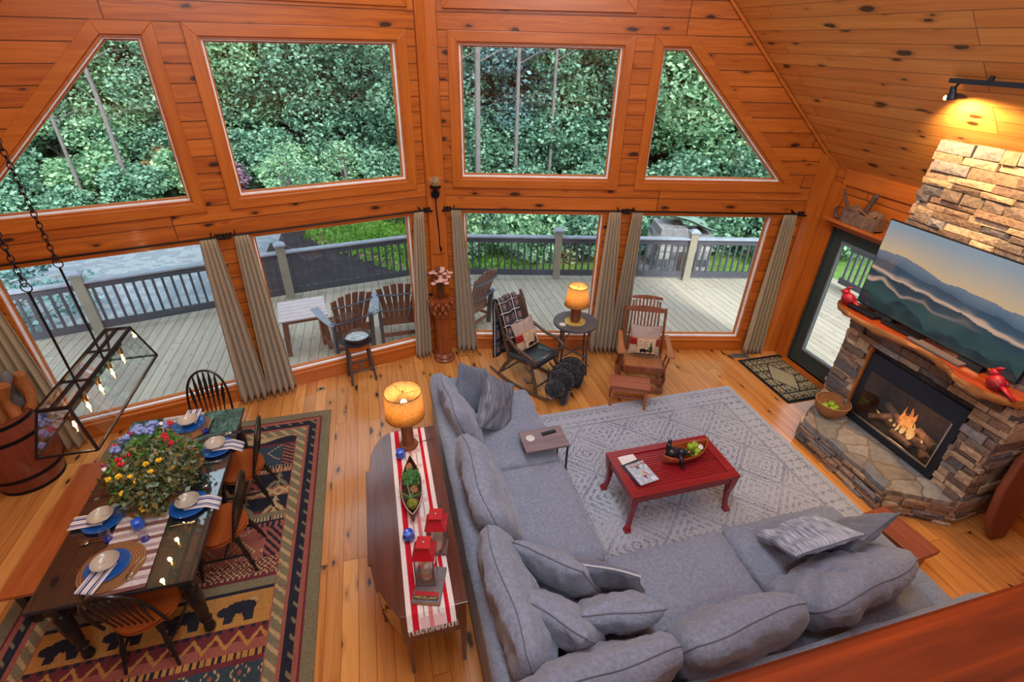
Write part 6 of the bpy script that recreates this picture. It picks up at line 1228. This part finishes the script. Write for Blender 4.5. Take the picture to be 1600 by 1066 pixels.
# round table and its lamp
tw = plain('dark_grey_brown_twig', srgb(84, 72, 68), .55, var=.3, sc=20, bump=.2)
t = thing('round_side_table', 'round dark twig-legged side table by the window with a lit lamp', 'table', (2.45, 5.56, 0)); g = G(); g.lathe([(0, .735), (.3, .735), (.305, .75), (.3, .765), (0, .765)], n=48); g.build('tabletop', plain('slate_tabletop', srgb(84, 80, 86), .4, var=.2, sc=6), t, smooth=40)
for k in range(4): a = k * PI / 2 + .5; g = G(); g.tube([(.24 * math.cos(a), .24 * math.sin(a), .74), (.235 * math.cos(a), .235 * math.sin(a), .4), (.27 * math.cos(a), .27 * math.sin(a), 0)], [.014, .016, .016], 7); g.build('leg', tw, t, smooth=60)
for k in range(2): a = k * PI / 2 + .5; g = G(); g.tube([(.24 * math.cos(a), .24 * math.sin(a), .28), (-.24 * math.cos(a), -.24 * math.sin(a), .28)], .012, 7); g.build('cross_stretcher', tw, t, smooth=60)
for k in range(4): a = k * PI / 2 + .5; b = a + .5; g = G(); g.tube([(.24 * math.cos(a), .24 * math.sin(a), .5), (.22 * math.cos(a + .25), .22 * math.sin(a + .25), .64), (.2 * math.cos(b), .2 * math.sin(b), .735)], .009, 6); g.build('brace', tw, t, smooth=60)
dl = disc(.145, .008); tag(dl.build('lamp_mat', plain('yellow_green_mat', srgb(196, 168, 84), .6, var=.3, sc=18), loc=(2.44, 5.55, .766), smooth=40), 'round yellow patterned mat under the small window lamp', 'mat'); coaster((2.24, 5.50, .767), 'white round coaster on the round window table')
def b2(g): g.lathe([(.062, 0), (.062, .02), (.05, .03), (0, .03)], n=24)
table_lamp((2.44, 5.55, .775), 'small rope-wrapped table lamp with amber flared shade on the round window table', .25, 0, .52, .165, .128, .062, 7, b2, .011)
cap_ = disc(.108, .003); 
# toy bear
t = thing('bear_footstool', 'fluffy black bear footstool standing on the boards beside the rocking chairs', 'stuffed animal', (2.12, 4.98, 0), -46)
g = G(); g.ball((0, .08, .28), (.2, .25, .155), 20); g.ball((0, .22, .29), (.18, .14, .15), 16); g.ball((0, -.1, .29), (.18, .15, .15), 16); g.ball((0, -.28, .26), (.125, .12, .11), 16); g.tube([(0, -.2, .27), (0, -.3, .25)], [.11, .09], 12); g.tube([(0, -.34, .23), (0, -.405, .20)], [.055, .042], 12); g.ball((0, -.41, .20), (.042, .03, .036), 10)
for s in (-1, 1):
    g.tube([(s * .085, -.14, .24), (s * .095, -.16, .12), (s * .095, -.17, .035)], [.066, .056, .05], 10); g.ball((s * .095, -.195, .03), (.048, .065, .032), 10); g.tube([(s * .09, .24, .24), (s * .105, .27, .14), (s * .1, .26, .035)], [.08, .062, .05], 10); g.ball((s * .1, .235, .03), (.048, .065, .032), 10); g.ball((s * .075, -.25, .335), (.03, .016, .03), 10)
fur_b = plain('black_fur', srgb(26, 28, 32), .8, var=.4, sc=40, bump=.8, Sheen_Weight=.6); b = g.build('body', fur_b, t, recalc=False, smooth=180); m = b.modifiers.new('r', 'REMESH'); m.mode = 'VOXEL'; m.voxel_size = .012; m.use_smooth_shade = True
rs = np.random.default_rng(9); pts = []; 
for c, r, n in (((0, .08, .28), (.205, .255, .16), 6500), ((0, .22, .29), (.185, .145, .155), 2800), ((0, -.1, .29), (.185, .155, .155), 3000), ((0, -.28, .26), (.128, .123, .113), 1200)):
    d = rs.normal(size=(n, 3)); d /= np.linalg.norm(d, axis=1)[:, None]; pts.append(np.array(c) + d * np.array(r))
me = leafmesh('fur', np.concatenate(pts), None, .013, srgb(16, 18, 22), srgb(46, 52, 60), 1.0); me.materials.append(leaf_m); o = bpy.data.objects.new('fur', me); COL.objects.link(o); o.parent = t; o['kind'] = 'stuff'
g = G(); g.tube([(0, -.37, .212), (0, -.43, .192)], [.044, .032], 12); g.build('muzzle', plain('tan_fur_muzzle', srgb(168, 124, 84), .8), t, smooth=60); g = G(); g.ball((0, -.435, .205), (.016, .012, .012), 8)
for s in (-1, 1): g.ball((s * .04, -.365, .275), .01, 8)
g.build('nose_and_eyes', plain('tv_black', (0, 0, 0)), t, smooth=180)
# pedestal, vase, sconce
cw = wood('carved_orange_column', srgb(180, 96, 46), srgb(120, 56, 26), 2, .4, .6, .2)
t = thing('carved_pedestal', 'tall carved wooden column pedestal in the corner between the curtains', 'pedestal', (.71, 6.22, 0)); g = G(); g.lathe([(.15, 0), (.155, .03), (.13, .05), (.14, .075), (.12, .1), (.105, .12), (0, .12)], n=32); g.build('base', cw, t, smooth=50)
g = G(); g.grid(lambda u, v: ((.1 - .012 * abs(math.sin(u * PI * 16)) - .008 * v) * math.cos(u * 2 * PI), (.1 - .012 * abs(math.sin(u * PI * 16)) - .008 * v) * math.sin(u * 2 * PI), .11 + .6 * v), 128, 4, cu=True); g.build('fluted_shaft', cw, t, smooth=60)
g = G(); g.lathe([(.09, .7), (.11, .715), (.11, .73), (.095, .745), (.12, .86), (.15, .93), (.155, .98), (0, .98)], n=32); rr = random.Random(6)
for k in range(10): a = k * PI / 5; g.ball((.12 * math.cos(a), .12 * math.sin(a), .79), (.034, .034, .05), 8); g.ball((.14 * math.cos(a + .3), .14 * math.sin(a + .3), .88), (.036, .036, .05), 8); g.ball((.165 * math.cos(a), .165 * math.sin(a), .945), (.03, .03, .03), 8, jit=.3)
g.build('carved_capital', cw, t, smooth=60)
t = thing('flower_vase', 'clear square glass vase of dried pale pink flowers on the carved pedestal', 'vase', (.71, 6.22, .982), 20); g = G(); g.box((0, 0, .105), (.07, .07, .21), t=(1.25, 1.25)); g.build('vase', clear_gl, t); rs = np.random.default_rng(14); g = G(); tp_ = []
for k in range(38): a = rs.uniform(0, 6.28); r = rs.uniform(.02, .18); e = (r * math.cos(a), r * math.sin(a), .40 - r * .6 + rs.uniform(-.05, .06)); tp_.append(e); g.tube([(e[0] * .1, e[1] * .1, .01), (e[0] * .25, e[1] * .25, .2), e], .0025, 4)
g.build('stems', plain('dry_stem', srgb(110, 84, 60), .8), t)
for nm, col, sl in (('pale_flower', srgb(226, 178, 160), tp_[:26]), ('brown_flower', srgb(120, 70, 56), tp_[26:])):
    g = G()
    for e in sl:
        for q in range(5): a = q * 1.256; g.ball((e[0] + .018 * math.cos(a), e[1] + .018 * math.sin(a), e[2]), (.024, .024, .013), 6)
        g.build(nm, plain(nm + '_petal', col, .7, var=.2, sc=50), t, smooth=180); g = G()
t = thing('wall_sconce', 'black iron wall candle sconce with a twig ball and long tail on the centre post', 'sconce', (VX0 - .01, VY0 - .12, 2.36), 0); g = G(); g.lathe([(0, -.01), (.05, -.008), (.055, .008), (0, .012)], n=24, M=TM(0, .0, 0, 90)); g.tube([(0, 0, .0), (0, -.03, -.2), (.02, -.01, -.5), (.02, -.0, -.72)], .007, 6); g.tube([(0, 0, 0), (0, -.04, .05), (0, -.05, .09)], .008, 6); g.lathe([(0, .09), (.07, .095), (.075, .105), (0, .1)], (0, -.05, 0), 20); g.tube([(.02, 0, -.68), (.035, -.01, -.74), (.03, 0, -.78)], [.008, .014, .004], 6); g.build('bracket', iron, t, smooth=60)
t = thing('twig_ball', 'tan woven twig ball resting on the black wall sconce', 'ornament', (VX0 - .01, VY0 - .17, 2.525)); g = G(); rr = random.Random(3)
for k in range(22):
    M = rotm(rr.uniform(0, 360), rr.uniform(0, 360), rr.uniform(0, 360)); R0 = rr.uniform(.045, .062); g.tube([(R0 * math.cos(a * PI / 8), R0 * math.sin(a * PI / 8), rr.uniform(-.004, .004)) for a in range(16)], .0035, 5, M, closed=True)
g.build('twigs', plain('tan_twig', srgb(176, 140, 100), .8), t, smooth=60)
# plant stand with round pan
t = thing('plant_stand', 'dark octagonal-topped plant stand on four splayed legs by the window', 'stand', (-.46, 5.98, 0), 12); g = G(); g.lathe([(0, .60), (.20, .60), (.225, .62), (.225, .632), (.205, .622), (0, .622)], n=8); g.build('octagonal_top', plain('dark_iron_top', srgb(58, 54, 60), .4, .3, var=.2), t)
for sx in (-1, 1):
    for sy in (-1, 1): g = G(); g.bar((sx * .16, sy * .13, 0), (sx * .12, sy * .10, .6), .032, .026); g.build('leg', tw, t, bevel=.004)
g = G(); g.bar((-.14, -.115, .2), (.14, -.115, .2), .02, .02); g.bar((-.14, .115, .2), (.14, .115, .2), .02, .02); g.bar((0, -.115, .2), (0, .115, .2), .02, .02); g.build('stretcher', tw, t)
g = G(); g.bb((-.13, -.125, .52), (.13, -.105, .58)); g.build('orange_apron', trim_h, t)
t = thing('round_pan', 'round rusty-rimmed enamel pan with a pale blue inside on the plant stand', 'pan', (-.45, 5.99, .634)); g = G(); g.lathe([(0, 0), (.155, 0), (.165, .045), (.172, .05), (.165, .055), (.15, .012), (0, .012)], n=40); g.build('pan_rim', plain('rusty_rim', srgb(104, 88, 82), .5, .4, var=.3), t, smooth=50); g = G(); g.lathe([(0, .013), (.148, .013), (.148, .0145), (0, .0145)], n=40); g.build('enamel', plain('pale_enamel', srgb(176, 196, 204), .15, var=.35, sc=22, Coat_Weight=.5), t)
# ------------------------------------------------------------------ deck furniture
brn = wood('brown_poly_lumber', srgb(156, 108, 86), srgb(112, 74, 60), 2, .45, .8); gry = plain('grey_blue_lumber', srgb(74, 78, 90), .4, var=.15); gryb = plain('pale_grey_arm', srgb(136, 144, 156), .5, var=.1)
def adir(loc, rz, lab):
    t = thing('deck_chair', lab, 'chair', loc, rz, 'tall fan-back deck chairs'); by = lambda z: .20 + (z - .35) * .32
    for k in range(6): f = (k - 2.5) / 2.5; g = G(); g.bar((f * .17, by(.36), .36), (f * .27, by(1.07 - .07 * f * f), 1.09 - .07 * f * f), .06, .018, up=(0, 1, 0), w1=.085); g.build('back_slat', brn, t, bevel=.004)
    for z, w, nm in ((.62, .34, 'lower_band'), (.92, .31, 'upper_band')): g = G(); g.tube([(w * math.sin(a * .16), by(z) + .03 + .05 * math.cos(a * .22), z + .0) for a in range(-9, 10)], .018, 6, sq=.7); g.build(nm, gry, t, smooth=60)
    g = G()
    for k in range(6): g.box((0, -.26 + k * .09, .42 - .0 * k), (.5, .075, .02))
    g.build('seat', brn, t, bevel=.003)
    g = G(); g.bb((-.27, .2, .30), (.27, .23, .44)); g.build('back_apron', brn, t)
    for s in (-1, 1):
        g = G(); g.prism([(-.07, -.36), (.06, -.36), (.07, -.1), (.03, .36), (-.03, .36), (-.06, -.1)], .60, .625); o = g.build('armrest', gryb, t, bevel=.006); o.location = (s * .33, 0, 0)
        g = G(); g.bar((s * .29, .24, 0), (s * .29, .30, .62), .05, .08); g.build('leg', gry, t, bevel=.004); g = G(); g.bar((s * .29, -.3, 0), (s * .29, -.26, .62), .05, .08); g.build('leg', brn, t, bevel=.004)
    g = G(); g.bb((-.29, .22, .1), (.29, .25, .16)); g.bb((-.3, -.25, .14), (-.28, .25, .19)); g.bb((.28, -.25, .14), (.3, .25, .19)); g.build('stretcher', brn, t)
adir((-.66, 7.14, -.148), 204, 'brown fan-back deck chair turned beside the slatted outdoor table'); adir((.14, 7.36, -.148), 182, 'brown fan-back deck chair facing the lawn, beside the central post'); adir((1.27, 7.42, -.148), 222, 'brown fan-back deck chair partly hidden by the curtain behind the plaid rocking chair')
t = thing('deck_table', 'pale slatted outdoor side table on brown legs beside the deck chairs', 'table', (-1.28, 7.36, -.148), 9); pw = plain('pale_pink_grey_slats', srgb(196, 184, 186), .5, var=.08); g = G()
for k in range(6): g.box((0, -.29 + k * .116, .61), (.68, .106, .022))
g.build('slatted_top', pw, t, bevel=.003); g = G(); g.box((0, -.26, .56), (.58, .025, .07)); g.box((0, .26, .56), (.58, .025, .07)); g.build('apron', brn, t)
for x in (-.27, .27):
    for y in (-.26, .26): g = G(); g.bar((x * 1.1, y * 1.1, 0), (x, y, .6), .07, .04); g.build('leg', brn, t, bevel=.004)
g = G(); g.bar((-.28, -.27, .16), (-.28, .27, .16), .05, .03); g.bar((.28, -.27, .16), (.28, .27, .16), .05, .03); g.build('stretcher', brn, t)
t = thing('stone_oven', 'grey stone block outdoor oven with a green sheet-metal lid beyond the deck railing', 'oven', (6.85, 9.95, -1.25), -14); SC[:] = [srgb(140, 140, 142), srgb(112, 114, 120), srgb(160, 156, 152), srgb(96, 98, 106)]
g = G(); g.bb((-.62, -.42, 0), (.62, .42, 1.52)); g.bb((-1.0, -.3, 0), (-.6, .3, .8)); g.build('core', mortar, t)
g = G(); cs = []; ledger(g, cs, (-.62, -.42, 0), (1, 0, 0), (0, -1, 0), 1.24, 0, 1.52, [(.5, .95, .75, 1.15)], 61, hr=(.13, .2), wr=(.2, .42)); ledger(g, cs, (-.62, .42, 0), (0, -1, 0), (-1, 0, 0), .84, 0, 1.52, [], 62, hr=(.13, .2), wr=(.2, .42)); ledger(g, cs, (-1.0, -.3, 0), (1, 0, 0), (0, -1, 0), .4, 0, .8, [], 63, hr=(.13, .2), wr=(.2, .4)); g.build('block_walls', stone_m, t, fcol=cs, recalc=False)
g = G(); g.box((-.3, 0, 1.62), (.62, .8, .18)); g.box((.0, 0, 1.5), (1.3, .86, .07)); g.build('cap_stones', plain('pale_cap_stone', srgb(132, 132, 134), .85, var=.25, sc=8, bump=.5), t, bevel=.02)
g = G(); g.grid(lambda u, v: ((u - .5) * 1.05 + .12, (v - .5) * .8, 1.86 - .3 * (u - .5) - .10 * math.sin(PI * v) + .03 * math.sin(u * 5)), 16, 12); g.build('metal_lid', plain('green_grey_sheet', srgb(120, 150, 138), .45, .3, var=.2, sc=3), t, smooth=180, solid=.02)
g = G(); g.box((-.2, -.1, 1.75), (.1, .1, .12)); g.box((.45, .1, 1.62), (.1, .1, .14)); g.build('lid_prop', mortar, t)
